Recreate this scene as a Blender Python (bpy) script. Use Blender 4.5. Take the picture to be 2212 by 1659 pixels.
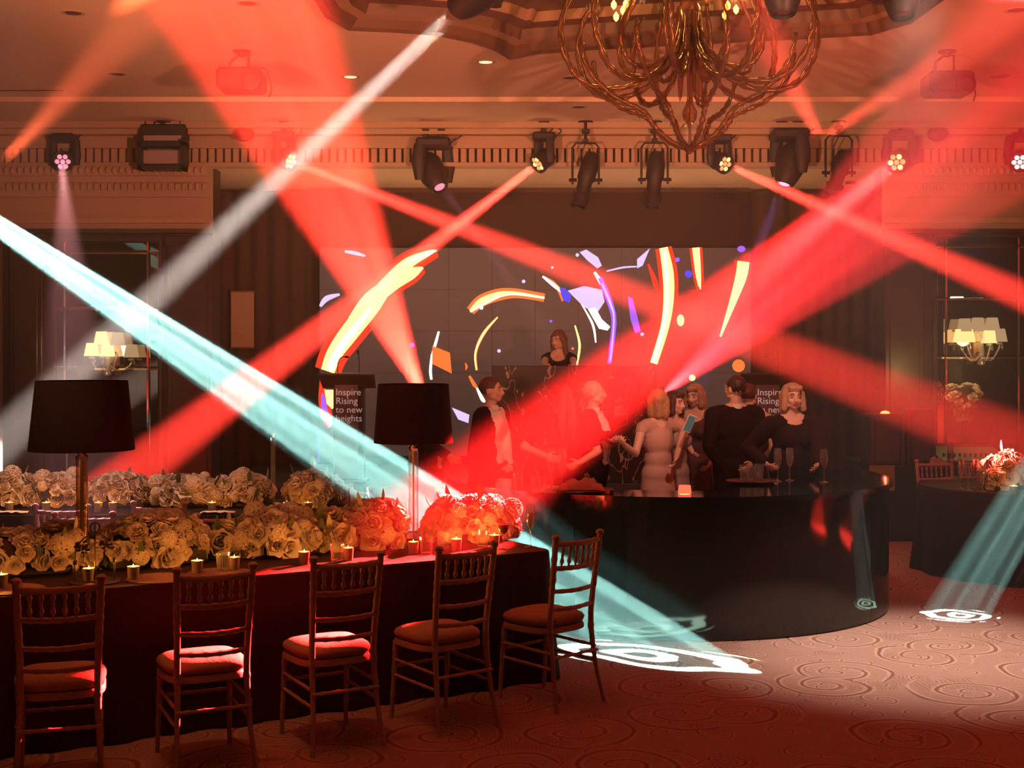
import bpy, bmesh, math, random
from mathutils import Vector, Matrix, noise
from mathutils.geometry import tessellate_polygon
random.seed(7)
PI = math.pi
C = bpy.context.scene.collection
sc = bpy.context.scene
for _o in list(bpy.data.objects):
    bpy.data.objects.remove(_o)

# ------------------------------------------------------------ camera, world, exposure
F = 2900.0      # focal length in pixels of the 2212 px wide frame
HZ = 776.0      # horizon row
EYE = 1.86
cam = bpy.data.objects.new('camera', bpy.data.cameras.new('camera'))
C.objects.link(cam)
cam.data.sensor_width = 36
cam.data.lens = F / 2212 * 36
cam.data.shift_y = -(829.5 - HZ) / 2212
cam.data.clip_end = 60
cam.location = (0, 0, EYE)
cam.rotation_euler = (PI / 2, 0, 0)
sc.camera = cam
sc.view_settings.view_transform = 'Standard'
sc.view_settings.look = 'None'
sc.view_settings.exposure = 0.0
sc.view_settings.gamma = 1.0
sc.view_settings.use_curve_mapping = False
world = bpy.data.worlds.new('hall_world')
sc.world = world
world.use_nodes = True
world.node_tree.nodes['Background'].inputs[0].default_value = (1.0, 0.33, 0.16, 1)   # the rest of the warm-lit hall behind
world.node_tree.nodes['Background'].inputs[1].default_value = 0.06
cy = sc.cycles
cy.max_bounces = 8
cy.diffuse_bounces = 2
cy.glossy_bounces = 4
cy.transmission_bounces = 6
cy.transparent_max_bounces = 24
cy.volume_bounces = 0
cy.sample_clamp_indirect = 2.0
cy.sample_clamp_direct = 0.0
cy.caustics_reflective = False
cy.caustics_refractive = False
cy.use_denoising = True
cy.use_adaptive_sampling = True
cy.adaptive_threshold = 0.02


def P(px, y, D):
    """pixel + depth -> world point"""
    return Vector(((px - 1106) / F * D, D, EYE - (y - HZ) / F * D))


def PZ(px, y, z):
    """pixel + height -> world point"""
    D = (EYE - z) * F / (y - HZ)
    return Vector(((px - 1106) / F * D, D, z))


# ------------------------------------------------------------ stage lights (spots with real haze around them)
def spot(n, a, b, ang, col, p, blend=.3, gobo=None, rad=.04, roll=0.0):
    l = bpy.data.lights.new(n, 'SPOT')
    l.energy = p * 1000
    l.color = col
    l.spot_size = math.radians(2 * ang)
    l.spot_blend = blend
    l.shadow_soft_size = rad
    ob = bpy.data.objects.new(n, l)
    C.objects.link(ob)
    ob.location = a
    ob.visible_camera = False      # the lens meshes show the lamps
    ob.rotation_euler = (Vector(b) - Vector(a)).to_track_quat('-Z', 'Y').to_euler()
    if gobo:
        l.use_nodes = True
        nt = l.node_tree
        N = nt.nodes
        L = nt.links
        em = N['Emission']
        tc = N.new('ShaderNodeTexCoord')
        sx = N.new('ShaderNodeSeparateXYZ')
        L.new(tc.outputs['Normal'], sx.inputs[0])

        def M(op, a, b=None):
            m = N.new('ShaderNodeMath')
            m.operation = op
            for i, v in enumerate((a, b)):
                if v is None:
                    continue
                if isinstance(v, (int, float)):
                    m.inputs[i].default_value = v
                else:
                    L.new(v, m.inputs[i])
            return m.outputs[0]
        k = 1 / math.tan(math.radians(ang))
        u = M('MULTIPLY', M('DIVIDE', sx.outputs[0], sx.outputs[2]), k)
        v = M('MULTIPLY', M('DIVIDE', sx.outputs[1], sx.outputs[2]), k)
        cb = N.new('ShaderNodeCombineXYZ')
        L.new(u, cb.inputs[0])
        L.new(v, cb.inputs[1])
        cb.inputs[2].default_value = roll
        ns = N.new('ShaderNodeTexNoise')
        L.new(cb.outputs[0], ns.inputs['Vector'])
        ns.inputs['Detail'].default_value = 1.0
        if gobo == 'rings':
            ns.inputs['Scale'].default_value = 1.5
            r = M('SQRT', M('ADD', M('MULTIPLY', u, u), M('MULTIPLY', v, v)))
            r2 = M('ADD', r, M('MULTIPLY', ns.outputs[0], .55))
            st = M('GREATER_THAN', M('SINE', M('MULTIPLY', r2, 15)), .25)
            L.new(M('MULTIPLY', st, 1.9), em.inputs['Strength'])
        else:   # streaks
            ns.inputs['Scale'].default_value = 2.6
            st = M('POWER', M('MULTIPLY', ns.outputs[0], 1.9), 2.5)
            L.new(st, em.inputs['Strength'])
    return ob


DF = 15.3      # depth of the row of fixtures on the ceiling
TEAL = (.42, .95, .88)
RED = (1, .045, .03)
RED2 = (1, .012, .012)
FIX = dict(m0=P(632, 350, DF), m1=P(1158, 357, DF), m2=P(1570, 356, DF), m3=P(1935, 352, DF))
BEAMS = [
    # name, source, target, half angle, colour, kW, blend, gobo, radius
    ('beam_teal', (-6.95, 13.4, 4.4), (.85, 8.42, 0), 2.0, TEAL, 1000, .2, 'rings', .008),
    ('beam_floor_red', P(917, 862, 15.7), P(528, 0, 8.5), 4.2, (1, .036, .022), 400, .12, 'streaks', .05),
    ('beam_floor_right', P(1434, 850, 15.9), P(2212, 190, 10.0), 6.6, (1, .03, .04), 88, .15, 'streaks', .04),
    ('beam_white', P(985, 22, 9.8), (-6.0, 15.3, .75), 1.9, (1, .86, .78), 290, .5, None, .06),
    ('beam_a', FIX['m1'], (-4.2, 12.6, .3), 2.7, RED, 640, .45, None, .045),
    ('beam_b', FIX['m0'], (4.6, 11.2, 1.0), 2.1, RED, 560, .5, None, .045),
    ('beam_c', FIX['m2'], (5.77, 10.5, 1.57), 2.1, RED, 500, .5, None, .045),
    ('beam_d', FIX['m3'], (-.66, 7.4, .75), 2.1, RED2, 1300, .4, None, .08),
    ('beam_key', (5.5, 9.0, 4.45), (3.24, 9.76, 0), 3.0, TEAL, 105, .25, 'rings', .006),
    ('beam_up_right', P(1772, 300, 15.0), P(2260, -15, 9.0), 2.0, (1, .09, .05), 55, .5, None, .06),
    ('beam_up_mid', P(1772, 300, 15.0), P(1610, -10, 9.3), 2.0, (1, .07, .04), 60, .5, None, .06),
    ('beam_up_left', P(10, 345, 14.8), P(380, -40, 9.3), 2.4, (1, .14, .05), 40, .6, None, .06),
    ('beam_pink_wash', P(134, 350, 15.2), P(180, 1118, 8.4), 3.0, (1, .42, .45), 14, .6, None, .04),
    ('beam_violet', P(1690, 408, 15.0), P(1600, 620, 15.6), 3.0, (.6, .3, .9), 9, .5, None, .05),
    ('beam_pink', P(958, 408, 15.0), P(1040, 520, 15.4), 3.0, (.9, .4, .6), 5, .6, None, .04),
]
for b in BEAMS:
    spot(b[0], b[1], b[2], b[3], b[4], b[5] * 1.4, b[6], b[7], b[8])
# added fill spots without fixtures, out of the frame, washing the ceiling
spot('ceiling_fill_left', (-4.6, 1.5, 1.5), (.2, 12.0, 5.3), 23, (1, .38, .17), 4.0, .7, None, .15)
spot('ceiling_fill_right', (4.6, 1.5, 1.5), (.0, 12.0, 5.3), 23, (1, .31, .18), 4.2, .7, None, .15)
for _x in (-2.1, .4, 2.9):
    spot('soffit_fill', (_x, 16.3, .62), (_x, 16.35, 4.1), 42, (1, .50, .22), .16, 1.0, None, .08)  # added lamps on the stage floor that brighten the recess ceiling
# ceiling spots; those for the dance floor and flower table are added fill
spot('fill_dance_floor', (2.6, 8.6, 4.5), (2.6, 8.5, 0), 22, (1, .70, .58), 1.5, 1.0, None, .10)
spot('fill_flower_table', (-1.6, 5.6, 4.5), (-1.7, 7.3, .9), 24, (1, .36, .13), .10, 1.0, None, .12)
spot('downlight_rear_table', (-3.2, 8.2, 4.5), (-3.2, 10.1, .9), 22, (1, .58, .40), .55, 1.0, None, .12)
spot('downlight_bar', (1.6, 7.6, 4.5), (1.55, 11.5, 1.3), 24, (1, .44, .30), .5, 1.0, None, .10)

# ------------------------------------------------------------ materials
MATS = {}


def mat(n, col=(.5, .5, .5), rough=.6, metal=0.0, emit=None, es=1.0, spec=None, bump=None, var=None, sheen=0, coat=0):
    if n in MATS:
        return MATS[n]
    m = bpy.data.materials.new(n)
    m.use_nodes = True
    nt = m.node_tree
    b = nt.nodes['Principled BSDF']
    b.inputs['Base Color'].default_value = (*col, 1)
    b.inputs['Roughness'].default_value = rough
    b.inputs['Metallic'].default_value = metal
    if spec is not None:
        b.inputs['Specular IOR Level'].default_value = spec
    if coat:
        b.inputs['Coat Weight'].default_value = coat
    if sheen:
        b.inputs['Sheen Weight'].default_value = sheen
    if emit:
        b.inputs['Emission Color'].default_value = (*emit, 1)
        b.inputs['Emission Strength'].default_value = es
    if var or bump:
        tc = nt.nodes.new('ShaderNodeTexCoord')
        ns = nt.nodes.new('ShaderNodeTexNoise')
        nt.links.new(tc.outputs['Object'], ns.inputs['Vector'])
        ns.inputs['Detail'].default_value = 4
    if var:
        ns.inputs['Scale'].default_value = var[0]
        mx = nt.nodes.new('ShaderNodeMix')
        mx.data_type = 'RGBA'
        nt.links.new(ns.outputs[0], mx.inputs['Factor'])
        mx.inputs['A'].default_value = (*[c * (1 - var[1]) for c in col], 1)
        mx.inputs['B'].default_value = (*[min(1, c * (1 + var[1])) for c in col], 1)
        nt.links.new(mx.outputs['Result'], b.inputs['Base Color'])
    if bump:
        n2 = nt.nodes.new('ShaderNodeTexNoise')
        nt.links.new(tc.outputs['Object'], n2.inputs['Vector'])
        n2.inputs['Scale'].default_value = bump[0]
        bp = nt.nodes.new('ShaderNodeBump')
        bp.inputs['Strength'].default_value = bump[1]
        bp.inputs['Distance'].default_value = .01
        nt.links.new(n2.outputs[0], bp.inputs['Height'])
        nt.links.new(bp.outputs[0], b.inputs['Normal'])
    MATS[n] = m
    return m


def emis(n, col, s):
    if n in MATS:
        return MATS[n]
    m = bpy.data.materials.new(n)
    m.use_nodes = True
    nt = m.node_tree
    nt.nodes.clear()
    o = nt.nodes.new('ShaderNodeOutputMaterial')
    e = nt.nodes.new('ShaderNodeEmission')
    e.inputs[0].default_value = (*col, 1)
    e.inputs[1].default_value = s
    nt.links.new(e.outputs[0], o.inputs['Surface'])
    m.cycles.emission_sampling = 'NONE'
    MATS[n] = m
    return m


def glassy(n, tint=(1, 1, 1), rough=.02, mix=.25, gloss=(1, 1, 1)):
    """thin glass: see-through with bright edges and reflections"""
    if n in MATS:
        return MATS[n]
    m = bpy.data.materials.new(n)
    m.use_nodes = True
    nt = m.node_tree
    nt.nodes.clear()
    o = nt.nodes.new('ShaderNodeOutputMaterial')
    t = nt.nodes.new('ShaderNodeBsdfTransparent')
    t.inputs[0].default_value = (*tint, 1)
    g = nt.nodes.new('ShaderNodeBsdfGlossy')
    g.inputs['Roughness'].default_value = rough
    g.inputs[0].default_value = (*gloss, 1)
    lw = nt.nodes.new('ShaderNodeLayerWeight')
    lw.inputs['Blend'].default_value = mix
    x = nt.nodes.new('ShaderNodeMixShader')
    df = nt.nodes.new('ShaderNodeBsdfDiffuse')      # diffuse share put in to brighten the glass like caught light
    df.inputs[0].default_value = (.8 * gloss[0], .8 * gloss[1], .8 * gloss[2], 1)
    y = nt.nodes.new('ShaderNodeMixShader')
    y.inputs[0].default_value = .10
    nt.links.new(t.outputs[0], y.inputs[1])
    nt.links.new(df.outputs[0], y.inputs[2])
    nt.links.new(lw.outputs['Facing'], x.inputs[0])
    nt.links.new(y.outputs[0], x.inputs[1])
    nt.links.new(g.outputs[0], x.inputs[2])
    nt.links.new(x.outputs[0], o.inputs['Surface'])
    MATS[n] = m
    return m


def petal_mat():
    m = bpy.data.materials.new('petal')
    m.use_nodes = True
    nt = m.node_tree
    nt.nodes.clear()
    o = nt.nodes.new('ShaderNodeOutputMaterial')
    d = nt.nodes.new('ShaderNodeBsdfDiffuse')
    t = nt.nodes.new('ShaderNodeBsdfTranslucent')
    oi = nt.nodes.new('ShaderNodeObjectInfo')
    cr = nt.nodes.new('ShaderNodeValToRGB')
    cr.color_ramp.elements[0].color = (.78, .64, .50, 1)
    cr.color_ramp.elements[1].color = (.88, .78, .68, 1)
    nt.links.new(oi.outputs['Random'], cr.inputs[0])
    nt.links.new(cr.outputs[0], d.inputs[0])
    nt.links.new(cr.outputs[0], t.inputs[0])
    x = nt.nodes.new('ShaderNodeMixShader')
    x.inputs[0].default_value = .35
    nt.links.new(d.outputs[0], x.inputs[1])
    nt.links.new(t.outputs[0], x.inputs[2])
    nt.links.new(x.outputs[0], o.inputs['Surface'])
    MATS['petal'] = m
    return m


def carpet_mat():
    """beige carpet woven with curling scrolls, two sizes, and small sprigs"""
    m = bpy.data.materials.new('scroll_carpet')
    m.use_nodes = True
    nt = m.node_tree
    N = nt.nodes
    L = nt.links
    b = N['Principled BSDF']
    b.inputs['Roughness'].default_value = .95
    b.inputs['Specular IOR Level'].default_value = .1
    tc = N.new('ShaderNodeTexCoord')

    def M(op, a, b_=None, c=None):
        mm = N.new('ShaderNodeMath')
        mm.operation = op
        for i, v in enumerate((a, b_, c)):
            if v is None:
                continue
            if isinstance(v, (int, float)):
                mm.inputs[i].default_value = v
            else:
                L.new(v, mm.inputs[i])
        return mm.outputs[0]

    warp = N.new('ShaderNodeTexNoise')
    warp.inputs['Scale'].default_value = 1.3
    L.new(tc.outputs['Object'], warp.inputs['Vector'])
    wsub = N.new('ShaderNodeVectorMath')
    wsub.operation = 'SUBTRACT'
    L.new(warp.outputs['Color'], wsub.inputs[0])
    wsub.inputs[1].default_value = (.5, .5, .5)
    wsc = N.new('ShaderNodeVectorMath')
    wsc.operation = 'SCALE'
    L.new(wsub.outputs[0], wsc.inputs[0])
    wsc.inputs['Scale'].default_value = .22
    wadd = N.new('ShaderNodeVectorMath')
    L.new(tc.outputs['Object'], wadd.inputs[0])
    L.new(wsc.outputs[0], wadd.inputs[1])

    def scroll(scale, off, turns, wid, rmax):
        mp = N.new('ShaderNodeMapping')
        mp.inputs['Location'].default_value = off
        mp.inputs['Scale'].default_value = (scale, scale, 0)
        L.new(wadd.outputs[0], mp.inputs[0])
        vo = N.new('ShaderNodeTexVoronoi')
        vo.voronoi_dimensions = '2D'
        vo.inputs['Scale'].default_value = 1.0
        vo.inputs['Randomness'].default_value = .75
        L.new(mp.outputs[0], vo.inputs['Vector'])
        sb = N.new('ShaderNodeVectorMath')
        sb.operation = 'SUBTRACT'
        L.new(mp.outputs[0], sb.inputs[0])
        L.new(vo.outputs['Position'], sb.inputs[1])
        sx = N.new('ShaderNodeSeparateXYZ')
        L.new(sb.outputs[0], sx.inputs[0])
        sc_ = N.new('ShaderNodeSeparateColor')
        L.new(vo.outputs['Color'], sc_.inputs[0])
        r = vo.outputs['Distance']
        flip = M('SUBTRACT', M('MULTIPLY', M('GREATER_THAN', sc_.outputs[0], .5), 2), 1)
        th = M('MULTIPLY', M('DIVIDE', M('ARCTAN2', sx.outputs[1], sx.outputs[0]), 2 * PI), flip)
        ph = M('ADD', M('SUBTRACT', M('MULTIPLY', M('POWER', r, .8), turns), th), sc_.outputs[1])
        fr = M('ABSOLUTE', M('SUBTRACT', M('FRACT', ph), .5))
        line = M('LESS_THAN', fr, wid)
        inside = M('LESS_THAN', r, rmax)
        hl = M('LESS_THAN', M('ABSOLUTE', M('SUBTRACT', fr, wid * 2.1)), wid * .9)
        return M('MULTIPLY', line, inside), M('MULTIPLY', hl, inside)
    d1, h1 = scroll(1.5, (0.3, .1, 0), 4.4, .065, .50)
    d2, h2 = scroll(2.9, (5.2, 3.1, 0), 3.6, .07, .36)
    # sprigs: feathery dashes
    wv = N.new('ShaderNodeTexWave')
    wv.inputs['Scale'].default_value = 14
    wv.inputs['Distortion'].default_value = 6
    wv.inputs['Detail'].default_value = 1
    L.new(wadd.outputs[0], wv.inputs['Vector'])
    n3 = N.new('ShaderNodeTexNoise')
    n3.inputs['Scale'].default_value = 2.4
    L.new(tc.outputs['Object'], n3.inputs['Vector'])
    sprig = M('MULTIPLY', M('GREATER_THAN', wv.outputs['Fac'], .72), M('GREATER_THAN', n3.outputs[0], .60))
    dark = M('MAXIMUM', M('MAXIMUM', d1, M('MULTIPLY', d2, .75)), M('MULTIPLY', sprig, .6))
    light = M('MULTIPLY', M('MAXIMUM', h1, h2), .55)
    fz = N.new('ShaderNodeTexNoise')
    fz.inputs['Scale'].default_value = 60
    L.new(tc.outputs['Object'], fz.inputs['Vector'])
    base = N.new('ShaderNodeMix')
    base.data_type = 'RGBA'
    base.inputs['A'].default_value = (.27, .19, .15, 1)
    base.inputs['B'].default_value = (.38, .28, .22, 1)
    L.new(fz.outputs[0], base.inputs['Factor'])
    m1 = N.new('ShaderNodeMix')
    m1.data_type = 'RGBA'
    L.new(base.outputs['Result'], m1.inputs['A'])
    m1.inputs['B'].default_value = (.50, .38, .30, 1)
    L.new(light, m1.inputs['Factor'])
    m2 = N.new('ShaderNodeMix')
    m2.data_type = 'RGBA'
    L.new(m1.outputs['Result'], m2.inputs['A'])
    m2.inputs['B'].default_value = (.085, .035, .025, 1)
    L.new(M('MULTIPLY', dark, .62), m2.inputs['Factor'])
    L.new(m2.outputs['Result'], b.inputs['Base Color'])
    bp = N.new('ShaderNodeBump')
    bp.inputs['Strength'].default_value = .4
    bp.inputs['Distance'].default_value = .006
    f2 = N.new('ShaderNodeTexNoise')
    f2.inputs['Scale'].default_value = 220
    L.new(tc.outputs['Object'], f2.inputs['Vector'])
    L.new(f2.outputs[0], bp.inputs['Height'])
    L.new(bp.outputs[0], b.inputs['Normal'])
    MATS['carpet'] = m
    return m


def marble_mat():
    m = bpy.data.materials.new('veined_panel')
    m.use_nodes = True
    nt = m.node_tree
    N = nt.nodes
    L = nt.links
    b = N['Principled BSDF']
    b.inputs['Roughness'].default_value = .35
    tc = N.new('ShaderNodeTexCoord')
    mp = N.new('ShaderNodeMapping')
    mp.inputs['Scale'].default_value = (1.5, 1, .8)
    L.new(tc.outputs['Object'], mp.inputs[0])
    n = N.new('ShaderNodeTexNoise')
    n.inputs['Scale'].default_value = 1.6
    n.inputs['Detail'].default_value = 3
    n.inputs['Distortion'].default_value = 2.2
    L.new(mp.outputs[0], n.inputs['Vector'])
    cr = N.new('ShaderNodeValToRGB')
    e = cr.color_ramp.elements
    e[0].position = .488
    e[0].color = (.012, .007, .006, 1)
    e[1].position = .512
    e[1].color = (.012, .007, .006, 1)
    k = e.new(.50)
    k.color = (.5, .42, .34, 1)
    L.new(n.outputs[0], cr.inputs[0])
    L.new(cr.outputs[0], b.inputs['Base Color'])
    MATS['marble'] = m
    return m


petal_mat()
carpet_mat()
marble_mat()
plaster = mat('ceiling_plaster', (.74, .53, .38), .85, var=(.7, .08))
cream = mat('cornice_cream', (.50, .36, .24), .8, var=(2, .10))
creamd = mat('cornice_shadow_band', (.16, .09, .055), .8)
coffer = mat('coffer_paint', (.13, .07, .04), .6, var=(1.5, .25))
wood = mat('dark_wall_marble', (.055, .030, .020), .35, var=(2.5, .6))
drape = mat('brown_drape', (.075, .040, .026), .9)
black = mat('black_metal', (.012, .011, .011), .45)
blackp = mat('black_plastic', (.02, .018, .018), .5)
cloth = mat('black_cloth', (.010, .008, .008), .75, spec=.15, bump=(60, .15))
gloss = mat('bar_black_gloss', (.006, .008, .007), .07, spec=.6)
limewash = mat('limewash_wood', (.47, .33, .27), .55, var=(12, .15))
cushion = mat('seat_cushion', (.42, .27, .19), .85, bump=(90, .2))
shadecloth = mat('black_lampshade', (.006, .004, .004), .9, spec=.05, bump=(120, .3))
gold = mat('aged_gold', (.45, .28, .12), .35, metal=.9)
chrome = mat('chrome', (.7, .66, .62), .15, metal=1)
mirror = mat('mirror_glass', (.62, .50, .44), .03, metal=1)
bronze = mat('mirror_bronze', (.42, .28, .18), .3, metal=1)
glass = glassy('clear_glass', (.97, .97, .97), .03, .32)
amber = glassy('amber_glass', (.78, .55, .36), .16, .42, (.62, .42, .27))
champagne = glassy('champagne', (.9, .72, .42), .05, .3)
leafm = mat('dark_leaf', (.06, .09, .04), .6)
leafw = mat('pale_leaf', (.5, .46, .34), .6)
potm = mat('dark_planter', (.015, .012, .010), .4)
votive = mat('votive_cup', (.30, .20, .14), .35)
wax = emis('candle_glow', (1, .55, .16), 3.0)
skin = mat('skin', (.60, .36, .27), .5, var=(6, .06))
skin2 = mat('skin_pale', (.70, .46, .36), .5, var=(6, .06))
suit = mat('black_suit', (.007, .006, .006), .9, spec=.1)
shirt = mat('white_shirt', (.72, .68, .66), .75)
navy = mat('dark_dress', (.010, .008, .010), .85, spec=.1)
printd = mat('dark_print_dress', (.03, .016, .02), .7, var=(18, .9))
palem = mat('pale_dress', (.50, .34, .29), .75, var=(8, .06))
blond = mat('blond_hair', (.40, .24, .12), .6, bump=(40, .8))
grey_blond = mat('ash_blond_hair', (.42, .27, .17), .65, bump=(40, .8))
brownh = mat('brown_hair', (.05, .025, .015), .55, bump=(40, .8))
darkh = mat('black_hair', (.015, .009, .008), .5, bump=(40, .8))
eyew = mat('eye_white', (.6, .55, .5), .3)
eyed = mat('eye_dark', (.02, .012, .01), .3)
lipm = mat('lips', (.36, .09, .08), .45)
mouthm = mat('brow', (.10, .055, .035), .7)


# ------------------------------------------------------------ mesh helpers
class MB:
    def __init__(s):
        s.v = []
        s.f = []
        s.m = []
        s.cur = 0

    def add(s, vs, fs):
        k = len(s.v)
        s.v += [tuple(v) for v in vs]
        s.f += [tuple(i + k for i in f) for f in fs]
        s.m += [s.cur] * len(fs)
        return s

    def box(s, lo, hi, bev=0):
        x0, y0, z0 = lo
        x1, y1, z1 = hi
        if bev:
            b = bev
            # chamfered box: 24 verts
            vs = []
            for sx in (0, 1):
                for sy in (0, 1):
                    for sz in (0, 1):
                        X = x1 if sx else x0
                        Y = y1 if sy else y0
                        Z = z1 if sz else z0
                        dx = -b if sx else b
                        dy = -b if sy else b
                        dz = -b if sz else b
                        vs += [(X, Y + dy, Z + dz), (X + dx, Y, Z + dz), (X + dx, Y + dy, Z)]

            def I(sx, sy, sz, a):
                return (sx * 4 + sy * 2 + sz) * 3 + a
            fs = []
            for s_ in (0, 1):
                q = [I(s_, 0, 0, 0), I(s_, 1, 0, 0), I(s_, 1, 1, 0), I(s_, 0, 1, 0)]
                fs.append(q if s_ else q[::-1])
                q = [I(0, s_, 0, 1), I(1, s_, 0, 1), I(1, s_, 1, 1), I(0, s_, 1, 1)]
                fs.append(q[::-1] if s_ else q)
                q = [I(0, 0, s_, 2), I(1, 0, s_, 2), I(1, 1, s_, 2), I(0, 1, s_, 2)]
                fs.append(q if s_ else q[::-1])
            for a in (0, 1):
                for b_ in (0, 1):
                    fs.append([I(a, b_, 0, 0), I(a, b_, 1, 0), I(a, b_, 1, 1), I(a, b_, 0, 1)])
                    fs.append([I(a, 0, b_, 0), I(a, 1, b_, 0), I(a, 1, b_, 2), I(a, 0, b_, 2)])
                    fs.append([I(0, a, b_, 1), I(1, a, b_, 1), I(1, a, b_, 2), I(0, a, b_, 2)])
                    for c in (0, 1):
                        fs.append([I(a, b_, c, 0), I(a, b_, c, 1), I(a, b_, c, 2)])
            return s.add(vs, fs)
        vs = [(x, y, z) for x in (x0, x1) for y in (y0, y1) for z in (z0, z1)]
        return s.add(vs, [(0, 1, 3, 2), (4, 6, 7, 5), (0, 4, 5, 1), (2, 3, 7, 6), (0, 2, 6, 4), (1, 5, 7, 3)])

    def tube(s, pts, rad, n=8, caps=True, flat=1.0, closed=False):
        pts = [Vector(p) for p in pts]
        if not isinstance(rad, (list, tuple)):
            rad = [rad] * len(pts)
        m = len(pts)
        t0 = (pts[1] - pts[0]).normalized()
        up = Vector((0, 0, 1)) if abs(t0.z) < .9 else Vector((0, 1, 0))
        a = t0.cross(up).normalized()
        vs = []
        for i, p in enumerate(pts):
            if closed:
                t = (pts[(i + 1) % m] - pts[i - 1]).normalized()
            else:
                t = (pts[min(i + 1, m - 1)] - pts[max(i - 1, 0)]).normalized()
            a = (a - t * a.dot(t))
            a = a.normalized() if a.length > 1e-6 else t.orthogonal().normalized()
            b = t.cross(a)
            for k in range(n):
                th = 2 * PI * k / n
                vs.append(p + (a * math.cos(th) + b * math.sin(th) * flat) * rad[i])
        fs = []
        for i in range(m if closed else m - 1):
            j = (i + 1) % m
            for k in range(n):
                fs.append((i * n + k, i * n + (k + 1) % n, j * n + (k + 1) % n, j * n + k))
        if caps and not closed:
            fs.append(tuple(range(n))[::-1])
            fs.append(tuple((m - 1) * n + k for k in range(n)))
        return s.add(vs, fs)

    def cyl(s, p0, p1, r0, r1=None, n=12):
        return s.tube([p0, p1], [r0, r0 if r1 is None else r1], n)

    def lathe(s, prof, n=16, c=(0, 0, 0), ax=None, sx=1, sy=1):
        """prof: (r, z) list; ax: optional matrix"""
        vs = []
        for r, z in prof:
            for k in range(n):
                th = 2 * PI * k / n
                v = Vector((r * math.cos(th) * sx, r * math.sin(th) * sy, z))
                if ax is not None:
                    v = ax @ v
                vs.append(v + Vector(c))
        fs = []
        for i in range(len(prof) - 1):
            for k in range(n):
                fs.append((i * n + k, i * n + (k + 1) % n, (i + 1) * n + (k + 1) % n, (i + 1) * n + k))
        if prof[0][0] > 1e-4:
            fs.append(tuple(range(n))[::-1])
        if prof[-1][0] > 1e-4:
            fs.append(tuple((len(prof) - 1) * n + k for k in range(n)))
        return s.add(vs, fs)

    def open_lathe(s, prof, n=16, c=(0, 0, 0)):
        vs = []
        for r, z in prof:
            for k in range(n):
                th = 2 * PI * k / n
                vs.append((r * math.cos(th) + c[0], r * math.sin(th) + c[1], z + c[2]))
        fs = []
        for i in range(len(prof) - 1):
            for k in range(n):
                fs.append((i * n + k, i * n + (k + 1) % n, (i + 1) * n + (k + 1) % n, (i + 1) * n + k))
        return s.add(vs, fs)

    def ball(s, c, r, n=12, m=8, mt=None):
        if not isinstance(r, (list, tuple)):
            r = (r, r, r)
        vs = [Vector((0, 0, -r[2]))]
        for i in range(1, m):
            ph = -PI / 2 + PI * i / m
            for k in range(n):
                th = 2 * PI * k / n
                vs.append(Vector((r[0] * math.cos(ph) * math.cos(th), r[1] * math.cos(ph) * math.sin(th), r[2] * math.sin(ph))))
        vs.append(Vector((0, 0, r[2])))
        if mt is not None:
            vs = [mt @ v for v in vs]
        vs = [v + Vector(c) for v in vs]
        fs = [(0, 1 + (k + 1) % n, 1 + k) for k in range(n)]
        for i in range(m - 2):
            for k in range(n):
                fs.append((1 + i * n + k, 1 + i * n + (k + 1) % n, 1 + (i + 1) * n + (k + 1) % n, 1 + (i + 1) * n + k))
        e = len(vs) - 1
        fs += [(1 + (m - 2) * n + k, 1 + (m - 2) * n + (k + 1) % n, e) for k in range(n)]
        return s.add(vs, fs)

    def cap(s, a, b, ra, rb, n=12):
        """tapered capsule"""
        a = Vector(a)
        b = Vector(b)
        t = (b - a)
        L = t.length
        t = t.normalized() if L > 1e-6 else Vector((0, 0, 1))
        q = t.to_track_quat('Z', 'Y').to_matrix()
        prof = []
        for i in range(5):
            ph = -PI / 2 + PI / 2 * i / 4
            prof.append((max(ra * math.cos(ph), 0), ra * math.sin(ph)))
        for i in range(5):
            ph = PI / 2 * i / 4
            prof.append((max(rb * math.cos(ph), 0), L + rb * math.sin(ph)))
        return s.lathe([(max(r, 1e-5), z) for r, z in prof], n, a, q)

    def prism(s, poly, z0, z1):
        """extrude a 2-D polygon (x,y) from z0 to z1"""
        n = len(poly)
        vs = [(x, y, z0) for x, y in poly] + [(x, y, z1) for x, y in poly]
        tris = tessellate_polygon([[Vector((x, y, 0)) for x, y in poly]])
        fs = [tuple(t)[::-1] for t in tris] + [tuple(i + n for i in t) for t in tris]
        fs += [(i, (i + 1) % n, (i + 1) % n + n, i + n) for i in range(n)]
        return s.add(vs, fs)

    def build(s, name, mats, parent=None, smooth=False, fixn=True, loc=None):
        me = bpy.data.meshes.new(name)
        me.from_pydata(s.v, [], s.f)
        if not isinstance(mats, (list, tuple)):
            mats = [mats]
        for m in mats:
            me.materials.append(m)
        if len(mats) > 1:
            me.polygons.foreach_set('material_index', s.m)
        if fixn:
            bm = bmesh.new()
            bm.from_mesh(me)
            bmesh.ops.recalc_face_normals(bm, faces=bm.faces)
            bm.to_mesh(me)
            bm.free()
        if smooth:
            me.shade_smooth()
            if smooth != 'all':
                try:
                    me.set_sharp_from_angle(angle=math.radians(40))
                except Exception:
                    pass
        o = bpy.data.objects.new(name, me)
        C.objects.link(o)
        if parent is not None:
            o.parent = parent
        if loc is not None:
            o.location = loc
        return o


def tag(o, label, cat, group=None):
    o['label'] = label
    o['category'] = cat
    if group:
        o['group'] = group
    return o


def thing(name, label, cat, loc=(0, 0, 0), rz=0, group=None):
    o = bpy.data.objects.new(name, None)
    o.empty_display_size = .1
    C.objects.link(o)
    o.location = loc
    o.rotation_euler = (0, 0, rz)
    return tag(o, label, cat, group)


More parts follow.
